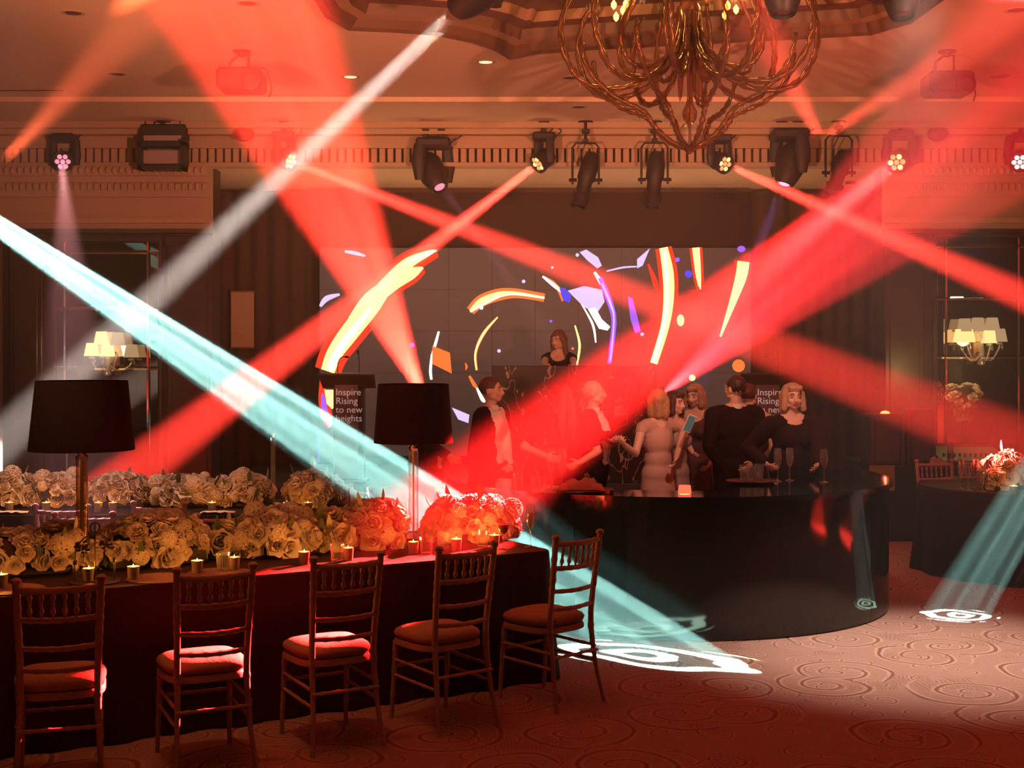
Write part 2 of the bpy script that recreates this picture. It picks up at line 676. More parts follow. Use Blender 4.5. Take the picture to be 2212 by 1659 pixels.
def struct(o, label=None):
    o['kind'] = 'structure'
    if label:
        o['label'] = label
    return o


def kids(o):
    return [c for c in C.objects if c.parent == o]


def dup(root, loc, rz, label, group=None):
    r = root.copy()
    C.objects.link(r)
    r.location = loc
    r.rotation_euler = (0, 0, rz)
    r['label'] = label
    if group:
        r['group'] = group
    for ch in list(root.children):
        c = ch.copy()
        C.objects.link(c)
        c.parent = r
        for g in ch.children:
            d = g.copy()
            C.objects.link(d)
            d.parent = c
    return r


def inst(src, name, parent, mt):
    """a piece sharing mesh data"""
    o = bpy.data.objects.new(name, src)
    C.objects.link(o)
    o.parent = parent
    o.matrix_basis = mt
    return o


# ------------------------------------------------------------ room
CZ = 4.6
WY = 15.72      # face of the panelled end wall
struct(MB().box((-8, -2, -.15), (8, 18.4, 0)).build('floor', MATS['carpet']), 'beige carpet woven with curling brown scrolls')

# ceiling with the coffer opening
cofo = [(-2.05, 7.337), (-1.45, 9.259), (-1.42, 10.569), (-1.3, 10.954), (-1.0, 11.006), (-0.62, 11.111), (-0.3, 11.39), (-0.1, 11.705), (0.0, 11.984), (0.18, 11.81), (0.7, 11.635), (1.6, 11.425), (2.4, 11.251), (2.95, 11.111), (3.15, 10.744), (3.2, 9.783), (3.5, 8.036), (3.6, 5.241), (3.2, 2.62), (-1.6, 2.62), (-2.2, 5.241)]


def offpoly(p, d):
    n = len(p)
    out = []
    ar = sum(p[i][0] * p[(i + 1) % n][1] - p[(i + 1) % n][0] * p[i][1] for i in range(n))
    sg = 1 if ar > 0 else -1
    for i in range(n):
        a = Vector(p[i - 1])
        b = Vector(p[i])
        c = Vector(p[(i + 1) % n])
        n1 = Vector(((b - a).y, -(b - a).x)).normalized()
        n2 = Vector(((c - b).y, -(c - b).x)).normalized()
        nn = (n1 + n2)
        nn = nn.normalized() / max(.55, nn.normalized().dot(n1))
        q = b - nn * d * sg * -1 * -1
        out.append((q.x, q.y))
    return out


outer = [(-8, -2), (8, -2), (8, 14.08), (-8, 14.08)]
pts = [Vector((x, y, 0)) for x, y in outer] + [Vector((x, y, 0)) for x, y in cofo]
tris = tessellate_polygon([pts[:4], pts[4:]])
cm = MB()
cm.add([(p.x, p.y, CZ) for p in pts], [tuple(t) for t in tris])
cm.box((-8, 14.08, CZ - .03), (8, 16.4, CZ + .1))
cm.box((-8, 14.02, CZ - .05), (8, 14.08, CZ + .02))
struct(cm.build('ceiling', plaster), 'flat plaster ceiling of the ballroom')
# stepped coffer mouldings
lev = [(0.0, CZ, 0), (-.05, CZ - .05, 0), (.0, CZ - .03, 1), (.06, CZ + .03, 1), (.16, CZ + .04, 0), (.20, CZ + .12, 1), (.36, CZ + .13, 1), (.42, CZ + .20, 0), (.62, CZ + .22, 1)]
rings = [[(x, y, z) for x, y in offpoly(cofo, d)] for d, z, _ in lev]
tr = MB()
n = len(cofo)
for i in range(len(rings) - 1):
    tr.cur = lev[i + 1][2]
    tr.add(rings[i] + rings[i + 1], [(k, (k + 1) % n, (k + 1) % n + n, k + n) for k in range(n)])
struct(tr.build('trim_1', [mat('coffer_trim', (.30, .18, .10), .7), coffer], smooth=False), 'stepped brown moulding around the sunken ceiling panel')
inner = offpoly(cofo, .62)
ti = MB()
ti.prism(inner, CZ + .22, CZ + .3)
struct(ti.build('trim_2', coffer), 'painted brown field of the sunken ceiling panel')

# end wall: panelled left and right pieces, recess between
AL, AR = -3.5, 4.35      # recess opening
AZ = 4.11
wl = MB().box((-8, WY, 0), (AL, WY + .4, CZ))
struct(wl.build('wall_back_left', wood), 'dark panelled end wall left of the stage')
wr = MB().box((AR, WY, 0), (8, WY + .4, CZ))
struct(wr.build('wall_back_right', wood), 'dark panelled end wall right of the stage')
struct(MB().box((-8, 18.1, 0), (8, 18.4, CZ)).build('wall_back', drape), 'dark back wall of the stage recess')
struct(MB().box((-4.6, WY + .4, 0), (-4.4, 18.1, CZ)).box((5.2, WY + .4, 0), (5.4, 18.1, CZ)).build('wall_recess', wood), 'side cheeks of the stage recess')
struct(MB().box((AL - 1.05, WY - .02, AZ), (AR + 1.0, 18.1, CZ - .02)).build('ceiling_recess', plaster), 'lower ceiling over the stage recess')
struct(MB().box((-8.2, -2, 0), (-8, 18.4, CZ)).build('wall_left', wood), 'dark side wall')
struct(MB().box((8, -2, 0), (8.2, 18.4, CZ)).build('wall_right', wood), 'dark side wall')

# upper cornice across the whole width (dentils are pieces of it)
uc = MB()
uc.box((-8, WY - .42, 4.50), (8, WY - .02, 4.58))
uc.box((-8, WY - .34, 4.44), (8, WY - .02, 4.50))
uc.box((-8, WY - .20, 4.30), (8, WY - .02, 4.44))
uc.box((-8, WY - .12, 4.13), (8, WY - .02, 4.30))
uc.box((-8, WY - .24, 4.085), (8, WY - .02, 4.13))
cor = struct(uc.build('trim_3', cream), 'cream cornice with a row of dentils')
dm = MB().box((-.034, -.09, 0), (.034, 0, .16), .005)
dent = dm.build('dentil', cream)
dm = dent.data
bpy.data.objects.remove(dent)
k = 0
x = -6.2
while x < 6.3:
    inst(dm, 'dentil', cor, Matrix.Translation((x, WY - .12, 4.135)))
    x += .094
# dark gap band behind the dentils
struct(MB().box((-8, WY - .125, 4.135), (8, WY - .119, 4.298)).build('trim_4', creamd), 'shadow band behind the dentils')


def side_cornice(x0, x1, n0):
    mb = MB()
    mb.box((x0, WY - .30, 3.97), (x1, WY, 4.085))
    mb.box((x0, WY - .24, 3.90), (x1, WY, 3.97))
    mb.box((x0, WY - .20, 3.74), (x1 - .0, WY, 3.90))
    mb.box((x0, WY - .12, 3.50), (x1, WY, 3.74))
    mb.box((x0, WY - .17, 3.44), (x1, WY, 3.50))
    mb.box((x0, WY - .09, 3.38), (x1, WY, 3.44))
    o = struct(mb.build(n0, cream), 'deep cream cornice with carved bands above the dark panelling')
    e = MB()
    e.ball((0, 0, 0), (.030, .035, .045), 8, 6)
    e = e.build('egg', cream, smooth='all')
    em = e.data
    bpy.data.objects.remove(e)
    d = MB().box((-.022, -.03, -.04), (.022, 0, .04), .004).build('dentil', cream)
    dm2 = d.data
    bpy.data.objects.remove(d)
    x = max(x0, -6.1) + .05
    while x < min(x1, 6.2) - .03:
        inst(em, 'egg', o, Matrix.Translation((x, WY - .30, 4.03)))
        inst(dm2, 'dentil', o, Matrix.Translation((x, WY - .20, 3.85)))
        x += .078
    return o


side_cornice(-8, AL, 'trim_5')
side_cornice(AR - .02, 8, 'trim_6')
# flat shelf moulding under the cornices, pilasters
for nm, x0, x1 in (('trim_7', -8, AL + .02), ('trim_8', AR - .06, 8)):
    struct(MB().box((x0, WY - .13, 3.33), (x1, WY, 3.375)).build(nm, bronze), 'thin metal edged shelf moulding')


def pilaster(nm, x0, x1):
    mb = MB().box((x0, WY - .07, 0), (x1, WY, 3.33), .01)
    mb.box((x0 + .05, WY - .085, .35), (x1 - .05, WY - .06, 3.1), .008)
    mb.box((x0 - .02, WY - .09, 0), (x1 + .02, WY, .25), .01)
    mb.box((x0 - .02, WY - .09, 3.18), (x1 + .02, WY, 3.30), .01)
    struct(mb.build(nm, wood), 'dark marble pilaster')


pilaster('trim_9', -4.02, AL)
pilaster('trim_10', AR, AR + .45)
pilaster('trim_11', -5.86, -5.48)


# curtain with folds
def curtain(name, x0, x1, y, z0, z1, label, pitch=.16, amp=.05, mt=drape):
    mb = MB()
    n = max(8, int((x1 - x0) / pitch * 10))
    vs = []
    for i in range(n + 1):
        x = x0 + (x1 - x0) * i / n
        for j, z in enumerate((z0, (z0 + z1) / 2, z1)):
            a = amp * (1 - .35 * j / 2)
            yy = y + a * math.sin(2 * PI * (x - x0) / pitch + .8 * math.sin(x * 3)) + .3 * a * math.sin(x * 17 + j)
            vs.append((x, yy, z))
    fs = [(i * 3 + j, i * 3 + 3 + j, i * 3 + 4 + j, i * 3 + 1 + j) for i in range(n) for j in range(2)]
    mb.add(vs, fs)
    o = mb.build(name, mt, smooth='all')
    return tag(o, label, 'curtain')


curtain('curtain', -7.2, -5.9, WY - .22, .02, 3.34, 'brown floor-length pleated curtain beside the left wall mirror')
curtain('stage_curtain', -4.38, -2.56, 17.7, .02, 4.08, 'dark pleated drape hanging left of the big screen', .22, .04)
curtain('stage_curtain', 3.16, 5.15, 17.7, .02, 4.08, 'dark pleated drape hanging right of the big screen', .22, .04)


# wall mirrors of bevelled panes
def wall_mirror(name, xs, zs, label):
    t = thing(name, label, 'mirror', (0, WY, 0))
    x0, x1, z0, z1 = xs[0], xs[-1], zs[0], zs[-1]
    fr = MB()
    w = .035
    fr.box((x0 - w, -.05, z0 - w), (x0, 0, z1 + w))
    fr.box((x1, -.05, z0 - w), (x1 + w, 0, z1 + w))
    fr.box((x0, -.05, z1), (x1, 0, z1 + w))
    fr.box((x0, -.05, z0 - w), (x1, 0, z0))
    fr.box((x0, -.012, z0), (x1, 0, z1))
    fr.build('frame', wood, t)
    rr = random.Random(3)
    for i in range(len(xs) - 1):
        for j in range(len(zs) - 1):
            a, b, c, d = xs[i] + .004, xs[i + 1] - .004, zs[j] + .004, zs[j + 1] - .004
            e = .018
            mb = MB()
            ty = rr.uniform(-.0025, .0025)
            mb.add([(a, -.014, c), (b, -.014, c), (b, -.014, d), (a, -.014, d),
                    (a + e, -.022, c + e), (b - e, -.022 + ty, c + e), (b - e, -.022 + ty, d - e), (a + e, -.022, d - e)],
                   [(4, 5, 6, 7), (0, 1, 5, 4), (1, 2, 6, 5), (2, 3, 7, 6), (3, 0, 4, 7)])
            mb.build('pane', mirror, t)
    return t


def X9(px):
    return (px - 1106) / F * WY


def Z9(y):
    return EYE - (y - HZ) / F * WY


wall_mirror('wall_mirror', [X9(120), X9(143), X9(322), X9(346)], [Z9(1030), Z9(795), Z9(666), Z9(545), Z9(521)],
            'tall wall mirror in several panes behind the black shade on the left')
wall_mirror('wall_mirror', [X9(2020), X9(2041), X9(2197), X9(2212) + .3], [Z9(1010), Z9(771), Z9(645), Z9(532), Z9(512)],
            'tall wall mirror in several panes on the right behind the sound desk')
# small mirror panel left of the stage, its lit reflection painted flat beige
q = thing('wall_panel', 'small upright gold-edged mirror panel left of the stage', 'mirror', (0, 17.6, 0))
D = 17.6
x0, x1 = (500 - 1106) / F * D, (549 - 1106) / F * D
z0, z1 = EYE - (750 - HZ) / F * D, EYE - (631 - HZ) / F * D
MB().box((x0, -.03, z0), (x1, 0, z1)).build('panel', mat('panel_reflection', (.62, .46, .28), .6), q)
MB().box((x0 - .01, -.04, z1), (x1 + .01, 0, z1 + .02)).box((x0 - .01, -.04, z0 - .02), (x1 + .01, 0, z0)).build('edge', gold, q)

# haze filling the room
hz = bpy.data.materials.new('stage_haze')
hz.use_nodes = True
hz.node_tree.nodes.clear()
_o = hz.node_tree.nodes.new('ShaderNodeOutputMaterial')
_s = hz.node_tree.nodes.new('ShaderNodeVolumeScatter')
_s.inputs['Color'].default_value = (1, .93, .88, 1)
_s.inputs['Density'].default_value = .013
_s.inputs['Anisotropy'].default_value = .15
hz.node_tree.links.new(_s.outputs[0], _o.inputs['Volume'])
ho = MB().box((-7.99, 7.45, .004), (7.99, 18.09, CZ + .2)).build('haze', hz)
ho['kind'] = 'stuff'
ho['label'] = 'thin stage haze filling the ballroom'


# ------------------------------------------------------------ stage, screen, lecterns, booth
st = MB().box((-3.3, 14.3, .02), (3.6, 17.4, .5), .01)
so = st.build('stage', blackp)
tag(so, 'low black stage platform in front of the big screen', 'stage')

SD = 17.3      # depth of the LED screen face


def scr(px, y):
    return ((px - 1106) / F * SD, EYE - (y - HZ) / F * SD)


sx0, sz1 = scr(690, 535)
sx1, sz0 = scr(1622, 985)
led = thing('led_screen', 'wide video screen glowing with orange and violet light streaks behind the disc jockey', 'screen', (0, 0, 0))
pm = MB()
nx, nz = 10, 5
scrm = mat('screen_black', (.02, .015, .015), .4, emit=(.36, .20, .15), es=.16)
panel = MB().box((.002, 0, .002), ((sx1 - sx0) / nx - .002, .06, (sz1 - sz0) / nz - .002), .001).build('p', scrm)
pme = panel.data
bpy.data.objects.remove(panel)
for i in range(nx):
    for j in range(nz):
        inst(pme, 'panel', led, Matrix.Translation((sx0 + (sx1 - sx0) * i / nx, SD, sz0 + (sz1 - sz0) * j / nz)))
MB().box((sx0 - .01, SD + .06, sz0), (sx1 + .01, SD + .12, sz1)).build('frame', black, led)
E_Y = emis('screen_yellow', (1, .72, .20), 2.6)
E_W = emis('screen_white', (1, .93, .75), 2.8)
E_R = emis('screen_red', (1, .05, .02), 1.1)
E_O = emis('screen_orange', (1, .16, .03), 1.5)
E_V = emis('screen_violet', (.34, .10, 1), 1.5)
E_L = emis('screen_lilac', (.75, .55, 1), 1.3)
E_B = emis('screen_blue', (.08, .06, 1), 1.4)
E_D = emis('screen_dim', (.55, .18, .22), .35)


def smooth_pts(p, n=6):
    out = []
    for i in range(len(p) - 1):
        a = p[max(i - 1, 0)]
        b = p[i]
        c = p[i + 1]
        d = p[min(i + 2, len(p) - 1)]
        for k in range(n):
            t = k / n
            out.append([.5 * ((2 * b[q]) + (-a[q] + c[q]) * t + (2 * a[q] - 5 * b[q] + 4 * c[q] - d[q]) * t * t + (-a[q] + 3 * b[q] - 3 * c[q] + d[q]) * t ** 3) for q in range(len(b))])
    out.append(list(p[-1]))
    return out


LAY = [0]


def stroke(p, m, grow=0.0, name='light_streak'):
    """p: (px, y, width px)"""
    LAY[0] += 1
    y = SD - .002 - .00025 * LAY[0]
    s = smooth_pts(p)
    vs = []
    for i, (a, b, w) in enumerate(s):
        c = s[max(i - 1, 0)]
        d = s[min(i + 1, len(s) - 1)]
        t = Vector((d[0] - c[0], d[1] - c[1]))
        t = t.normalized() if t.length else Vector((1, 0))
        nn = Vector((-t.y, t.x)) * (w / 2 + grow)
        for q in (1, -1):
            X, Z = scr(a + nn.x * q, b + nn.y * q)
            vs.append((X, y, Z))
    o = MB().add(vs, [(2 * i, 2 * i + 1, 2 * i + 3, 2 * i + 2) for i in range(len(s) - 1)]).build(name, m, led)
    return o


def blob(poly, m):
    LAY[0] += 1
    y = SD - .002 - .00025 * LAY[0]
    vs = []
    for a, b in poly:
        X, Z = scr(a, b)
        vs.append((X, y, Z))
    return MB().add(vs, [tuple(range(len(vs)))]).build('light_patch', m, led)


def dot(px, y, r, m, ry=None):
    ry = ry or r
    blob([(px + r * math.cos(k * PI / 5), y + ry * math.sin(k * PI / 5)) for k in range(10)], m)


S1 = [(708, 802, 30), (722, 765, 34), (752, 722, 40), (800, 662, 40), (838, 612, 30), (880, 570, 24), (925, 547, 12), (944, 541, 2)]
S2 = [(756, 690, 10), (800, 648, 34), (850, 612, 30), (890, 590, 24), (914, 578, 4)]
stroke(S1, E_R, 14)
stroke(S2, E_R, 10)
stroke(S1, E_Y)
stroke(S2, E_Y)
stroke([(712, 800, 14), (735, 752, 16), (775, 700, 14), (800, 668, 6)], E_W)
stroke([(880, 566, 4), (925, 547, 7), (943, 542, 1)], E_W)
S3 = [(1016, 672, 6), (1040, 650, 12), (1080, 636, 12), (1120, 634, 6), (1176, 643, 4)]
stroke(S3, E_O, 7)
stroke(S3, E_Y)
stroke([(1016, 674, 3), (1050, 655, 4), (1100, 636, 3), (1176, 644, 3)], E_W)
stroke([(1075, 685, 2), (1045, 720, 6), (1028, 760, 4), (1030, 800, 3)], E_O, 1)
stroke([(1075, 685, 2), (1045, 720, 5), (1027, 762, 4), (1029, 799, 3)], E_Y)
stroke([(1242, 703, 3), (1252, 745, 5), (1246, 788, 4)], E_Y)
stroke([(1284, 588, 3), (1300, 612, 8), (1312, 632, 3)], E_W, 1)
stroke([(1255, 655, 2), (1280, 700, 5), (1287, 740, 3)], E_W)
# right bars
for pp, g in (([(1433, 535, 18), (1443, 590, 24), (1444, 650, 22), (1435, 710, 18), (1412, 785, 16)], 9), ([(1503, 535, 16), (1508, 590, 12), (1512, 625, 4)], 6),
              ([(1606, 565, 26), (1600, 600, 24), (1580, 660, 14), (1556, 727, 4)], 7)):
    stroke(pp, E_R, g)
    stroke(pp, E_Y)
stroke([(1434, 540, 6), (1440, 600, 7), (1438, 680, 7), (1412, 782, 8)], E_W)
stroke([(1400, 570, 4), (1415, 610, 12), (1420, 640, 3)], E_R)
stroke([(1508, 620, 6), (1512, 668, 3)], E_R)
dot(1470, 692, 8, E_Y, 13)
dot(1487, 592, 8, E_B)
dot(1463, 561, 5, E_V)
dot(1601, 538, 9, E_V, 7)
blob([(1356, 640), (1366, 645), (1378, 690), (1384, 716), (1372, 720), (1362, 690)], E_V)
dot(1387, 722, 4, E_L)
# lilac cloud
blob([(1176, 596), (1196, 606), (1228, 640), (1214, 652), (1200, 620), (1180, 604)], E_O)
stroke([(1172, 597, 4), (1195, 615, 8), (1215, 632, 5)], E_W)
blob([(1208, 622), (1220, 622), (1234, 640), (1230, 654), (1216, 648)], E_B)
blob([(1226, 628), (1262, 618), (1300, 626), (1306, 652), (1290, 676), (1262, 664), (1244, 646)], E_L)
blob([(1270, 668), (1286, 664), (1300, 690), (1318, 706), (1312, 714), (1294, 710)], E_W)
stroke([(1296, 600, 6), (1316, 650, 9), (1326, 690, 7), (1322, 740, 6), (1316, 785, 4)], E_V, 2)
stroke([(1300, 612, 3), (1318, 655, 5), (1326, 692, 3), (1318, 780, 3)], E_L)
blob([(1252, 545), (1266, 539), (1292, 556), (1300, 574), (1290, 580), (1268, 562)], E_L)
blob([(1376, 560), (1404, 536), (1388, 574), (1376, 580)], E_L)
stroke([(1310, 586, 3), (1345, 578, 4), (1375, 576, 3)], E_L)
# left scraps
stroke([(745, 543, 5), (768, 547, 8), (789, 553, 4)], E_L)
stroke([(692, 662, 6), (706, 645, 12), (734, 636, 5)], E_L)
stroke([(694, 815, 4), (699, 860, 22), (706, 900, 24), (712, 925, 6)], E_R)
stroke([(697, 850, 4), (702, 890, 14), (712, 922, 6)], E_V)
blob([(727 - 26, 842), (727, 842), (727, 872), (718, 884), (706, 872)], E_Y)
stroke([(688, 928, 3), (688, 965, 4), (689, 998, 3)], E_B)
stroke([(948, 716, 4), (940, 745, 6), (933, 765, 2)], E_W)
stroke([(933, 765, 4), (930, 800, 6), (932, 820, 5)], E_W)
blob([(934, 747), (972, 762), (976, 807), (934, 786)], E_O)
stroke([(1005, 784, 2), (1008, 792, 5), (1006, 799, 2)], E_O)
stroke([(1014, 812, 3), (1024, 830, 6), (1030, 838, 3)], E_O, 1)
stroke([(1030, 838, 4), (1042, 862, 8), (1048, 868, 4)], E_W)
blob([(976, 880), (1014, 896), (1012, 914), (990, 906)], E_L)
for a, b, r, m in ((1131, 608, 4, E_L), (1078, 758, 4, E_L), (1190, 694, 3, E_V), (891, 745, 5, E_V), (1247, 551, 4, E_L), (1193, 578, 3, E_L), (1040, 665, 4, E_W), (1237, 753, 3, E_O), (1595, 790, 14, E_O), (1495, 816, 7, E_Y)):
    dot(a, b, r, m)

# lettering helper
FONT_CACHE = {}


def text(parent, body, size, loc, m, rot=(PI / 2, 0, 0), name='lettering', align='LEFT', sp=1.0):
    cu = bpy.data.curves.new(name, 'FONT')
    cu.body = body
    cu.size = size
    cu.align_x = align
    cu.space_line = sp
    cu.extrude = .001
    cu.resolution_u = 3
    cu.materials.append(m)
    o = bpy.data.objects.new(name, cu)
    C.objects.link(o)
    o.parent = parent
    o.location = loc
    o.rotation_euler = rot
    bpy.context.view_layer.update()
    me = bpy.data.meshes.new_from_object(o.evaluated_get(bpy.context.evaluated_depsgraph_get()))
    me.name = name
    bpy.data.objects.remove(o)
    o = bpy.data.objects.new(name, me)
    C.objects.link(o)
    o.parent = parent
    o.location = loc
    o.rotation_euler = rot
    return o


lecm = mat('lectern_grey', (.16, .135, .13), .45)
lecd = mat('lectern_dark', (.03, .024, .022), .4)
lett = mat('white_lettering', (.8, .75, .72), .5, emit=(1, .85, .8), es=.25)


def lectern(px, label):
    D = 14.9
    X = (px - 1106) / F * D
    t = thing('lectern', label, 'lectern', (X, D, .5))
    s = D / F
    # tapered tall body, local x right, z up from the stage
    zt = EYE - (806 - HZ) * s - .5
    zb = EYE - (838 - HZ) * s - .5
    MB().prism([(-62 * s, -.22), (62 * s, -.22), (50 * s, .2), (-50 * s, .2)], zt - .02, zt).build('reading_top', lecd, t)
    b = MB()
    b.add([(-60 * s, -.2, zt - .02), (60 * s, -.2, zt - .02), (62 * s, -.14, zb), (-52 * s, -.14, zb),
           (-50 * s, .18, zt - .02), (50 * s, .18, zt - .02), (48 * s, .16, zb), (-48 * s, .16, zb)],
          [(0, 1, 2, 3), (4, 7, 6, 5), (0, 4, 5, 1), (3, 2, 6, 7), (0, 3, 7, 4), (1, 5, 6, 2)])
    b.build('head_box', lecd, t)
    MB().box((-30 * s, -.12, .03), (34 * s, .14, zb), .01).build('column', lecd, t)
    MB().box((-27 * s, -.155, .05), (24 * s, -.125, zt - .06), .006).build('front_panel', lecm, t)
    MB().box((-42 * s, -.22, 0), (42 * s, .2, .03), .008).build('base', lecd, t)
    text(t, 'Inspire\nRising\nto new\nheights', .103, (-24 * s, -.158, EYE - (853 - HZ) * s - .5), lett, sp=.93, name='lettering')
    for dx, h, bend in ((-22 * s, .18, .09), (24 * s, .22, -.01)):
        pts_ = [(dx, -.05, zt), (dx, -.05, zt + h * .55), (dx + bend * .4, -.06, zt + h * .95), (dx + bend, -.08, zt + h)]
        g = MB().tube(smooth_pts(pts_, 4), .005, 6).build('microphone_neck', black, t, smooth=True)
        MB().cap(pts_[-1], (pts_[-1][0] + .03 * (1 if bend > 0 else 0), -.09, pts_[-1][2] - .002 + (.03 if bend < 0 else 0)), .011, .011, 8).build('microphone_head', black, g)
    return t


lectern(753, 'dark lectern with white lettering and two thin microphones left of the black lampshade')
lectern(1654, 'dark lectern with white lettering behind the woman in black')

# disc jockey booth
D = 14.6
bx0, bx1 = (1062 - 1106) / F * D, (1418 - 1106) / F * D
zt = EYE - (790 - HZ) / F * D
bo = thing('dj_booth', 'square black booth front with pale marble veins on the stage', 'booth', ((bx0 + bx1) / 2, D, .5))
w = (bx1 - bx0) / 2
MB().box((-w, -.02, .01), (w, .02, zt - .5), .004).build('front_panel', MATS['marble'], bo)
MB().box((-w, .02, .01), (-w + .03, .6, zt - .5)).box((w - .03, .02, .01), (w, .6, zt - .5)).build('side_panel', black, bo)
MB().box((-w, .02, zt - .56), (w, .62, zt - .53)).build('worktop', black, bo)
dk = thing('dj_deck', 'black mixing deck on the booth in front of the disc jockey', 'mixer', (bo.location.x + .1, D + .3, zt - .53))
MB().box((-.45, -.17, 0), (.45, .17, .07), .008).build('body', blackp, dk)
for sx_ in (-.29, .29):
    MB().lathe([(.12, .07), (.12, .082), (.115, .086), (.02, .086)], 20, (sx_, 0, 0)).build('platter', chrome, dk)

# upright head of a floor moving light behind each side of the booth: sources of the big fans

# ------------------------------------------------------------ stage light fixtures
LEDM = emis('led_on', (1, .16, .06), 3.2)
LEDY = emis('led_hot', (1, .62, .16), 2.6)
LEDP = emis('led_pink', (1, .28, .38), 1.3)
LEDO = mat('led_off', (.10, .05, .05), .2)
WHT = emis('lens_white', (1, .95, .9), 1.5)
VIO = emis('lens_violet', (.8, .5, 1), 1.5)


def hook(t, z0, z1, x=0):
    """clamp and drop rod between the fixture base and the ceiling plate"""
    b = MB()
    b.cyl((x, 0, z0), (x, 0, z1), .017, n=8)
    b.box((x - .03, -.035, z0), (x + .03, .035, z0 + .05), .005)
    b.box((x - .045, -.03, z0 + (z1 - z0) * .45), (x + .045, .03, z0 + (z1 - z0) * .45 + .045), .005)
    b.lathe([(.085, z1 - .012), (.085, z1)], 14, (x, 0, 0))
    b.build('clamp', black, t)


def cable(t, pts_):
    MB().tube(smooth_pts([list(p) for p in pts_], 5), .007, 6).build('cable', black, t, smooth=True)


def aim(d):
    return Vector(d).normalized().to_track_quat('Z', 'Y').to_matrix()


def wash_head(px, y_lens, y_top, target, label, D=DF, s=1.0, led=None, src=None):
    """compact moving wash light: clamp, base, yoke and round head with seven lenses"""
    lens = P(px, y_lens, D)
    d = (Vector(target) - lens).normalized()
    piv = lens - d * .13 * s
    zc = CZ - .03 if D > 14.08 else CZ
    t = thing('moving_wash_light', label, 'stage light', (piv.x, piv.y, piv.z), 0)
    top = zc - piv.z
    zb = min(top - .06, .30 * s)
    MB().box((-.13 * s, -.11 * s, zb - .09 * s), (.13 * s, .11 * s, zb), .02 * s).build('base', blackp, t)
    hook(t, zb, top)
    fx = Vector((d.x, d.y, 0)).normalized()
    side = Vector((-fx.y, fx.x, 0))
    for q in (-1, 1):
        yk = MB()
        c = side * .125 * s * q
        yk.tube([c + Vector((0, 0, zb - .06 * s)), c * 1.08 + Vector((0, 0, .05 * s)), c * 1.04 + Vector((0, 0, -.05 * s))], [.045 * s, .05 * s, .035 * s], 8, flat=.7)
        yk.build('yoke_arm', blackp, t)
    R = aim(d)
    hd = MB().lathe([(.02 * s, -.12 * s), (.085 * s, -.11 * s), (.108 * s, -.05 * s), (.108 * s, .06 * s), (.118 * s, .07 * s), (.118 * s, .115 * s), (.10 * s, .118 * s), (.098 * s, .10 * s)], 20, (0, 0, 0), R)
    hdo = hd.build('head', blackp, t, smooth=True)
    lm = MB()
    for k in range(7):
        r = 0 if k == 0 else .062 * s
        a = k * PI / 3
        c = R @ Vector((r * math.cos(a), r * math.sin(a), .10 * s))
        o = MB().lathe([(.001, .018 * s), (.018 * s, .014 * s), (.028 * s, 0)], 10, c, R).build('lens', led[k % len(led)] if led else LEDO, t, smooth=True)
    cable(t, [(.05 * s, 0, zb), (.12 * s, .02, zb + .06), (.2 * s, .02, zb + .03), (.13 * s, .02, zb - .05)])
    return t


def spot_head(px, y_lens, target, label, D=DF, s=1.0, lensm=None, twoc=True):
    """large moving profile light with a long boxy head"""
    lens = P(px, y_lens, D)
    d = (Vector(target) - lens).normalized()
    piv = lens - d * .22 * s
    zc = CZ - .03 if D > 14.08 else CZ
    t = thing('moving_spotlight', label, 'stage light', piv, 0)
    top = zc - piv.z
    zb = min(top - .05, .42 * s)
    MB().box((-.2 * s, -.15 * s, zb - .12 * s), (.2 * s, .15 * s, zb), .03 * s).build('base', blackp, t)
    hd_ = Vector((d.x, d.y, 0))
    fx = hd_.normalized() if hd_.length > .05 else Vector((0, -1, 0))
    side = Vector((-fx.y, fx.x, 0))
    for q in (-1, 1):
        yk = MB()
        c = side * .19 * s * q
        yk.tube([c + Vector((0, 0, zb - .08 * s)), c * 1.1 + Vector((0, 0, .14 * s)), c * 1.05 + Vector((0, 0, -.07 * s))], [.07 * s, .085 * s, .05 * s], 10, flat=.55)
        yk.build('yoke_arm', blackp, t, smooth=True)
    R = aim(d)
    hd = MB().lathe([(.03 * s, -.27 * s), (.12 * s, -.26 * s), (.155 * s, -.18 * s), (.16 * s, 0), (.13 * s, .12 * s), (.10 * s, .2 * s), (.088 * s, .215 * s), (.085 * s, .19 * s)], 12, (0, 0, 0), R)
    hd.build('head', blackp, t, smooth=True)
    MB().lathe([(.001, .2 * s), (.05 * s, .195 * s), (.085 * s, .18 * s)], 18, (0, 0, 0), R).build('lens', lensm or LEDO, t, smooth=True)
    for x in ((-.09, .09) if twoc else (0,)):
        hook(t, zb, max(top, zb + .04), x * s)
    cable(t, [(.12 * s, 0, zb), (.22 * s, .03, zb + .1), (.33 * s, .03, zb + .06), (.2 * s, .02, zb - .04)])
    return t


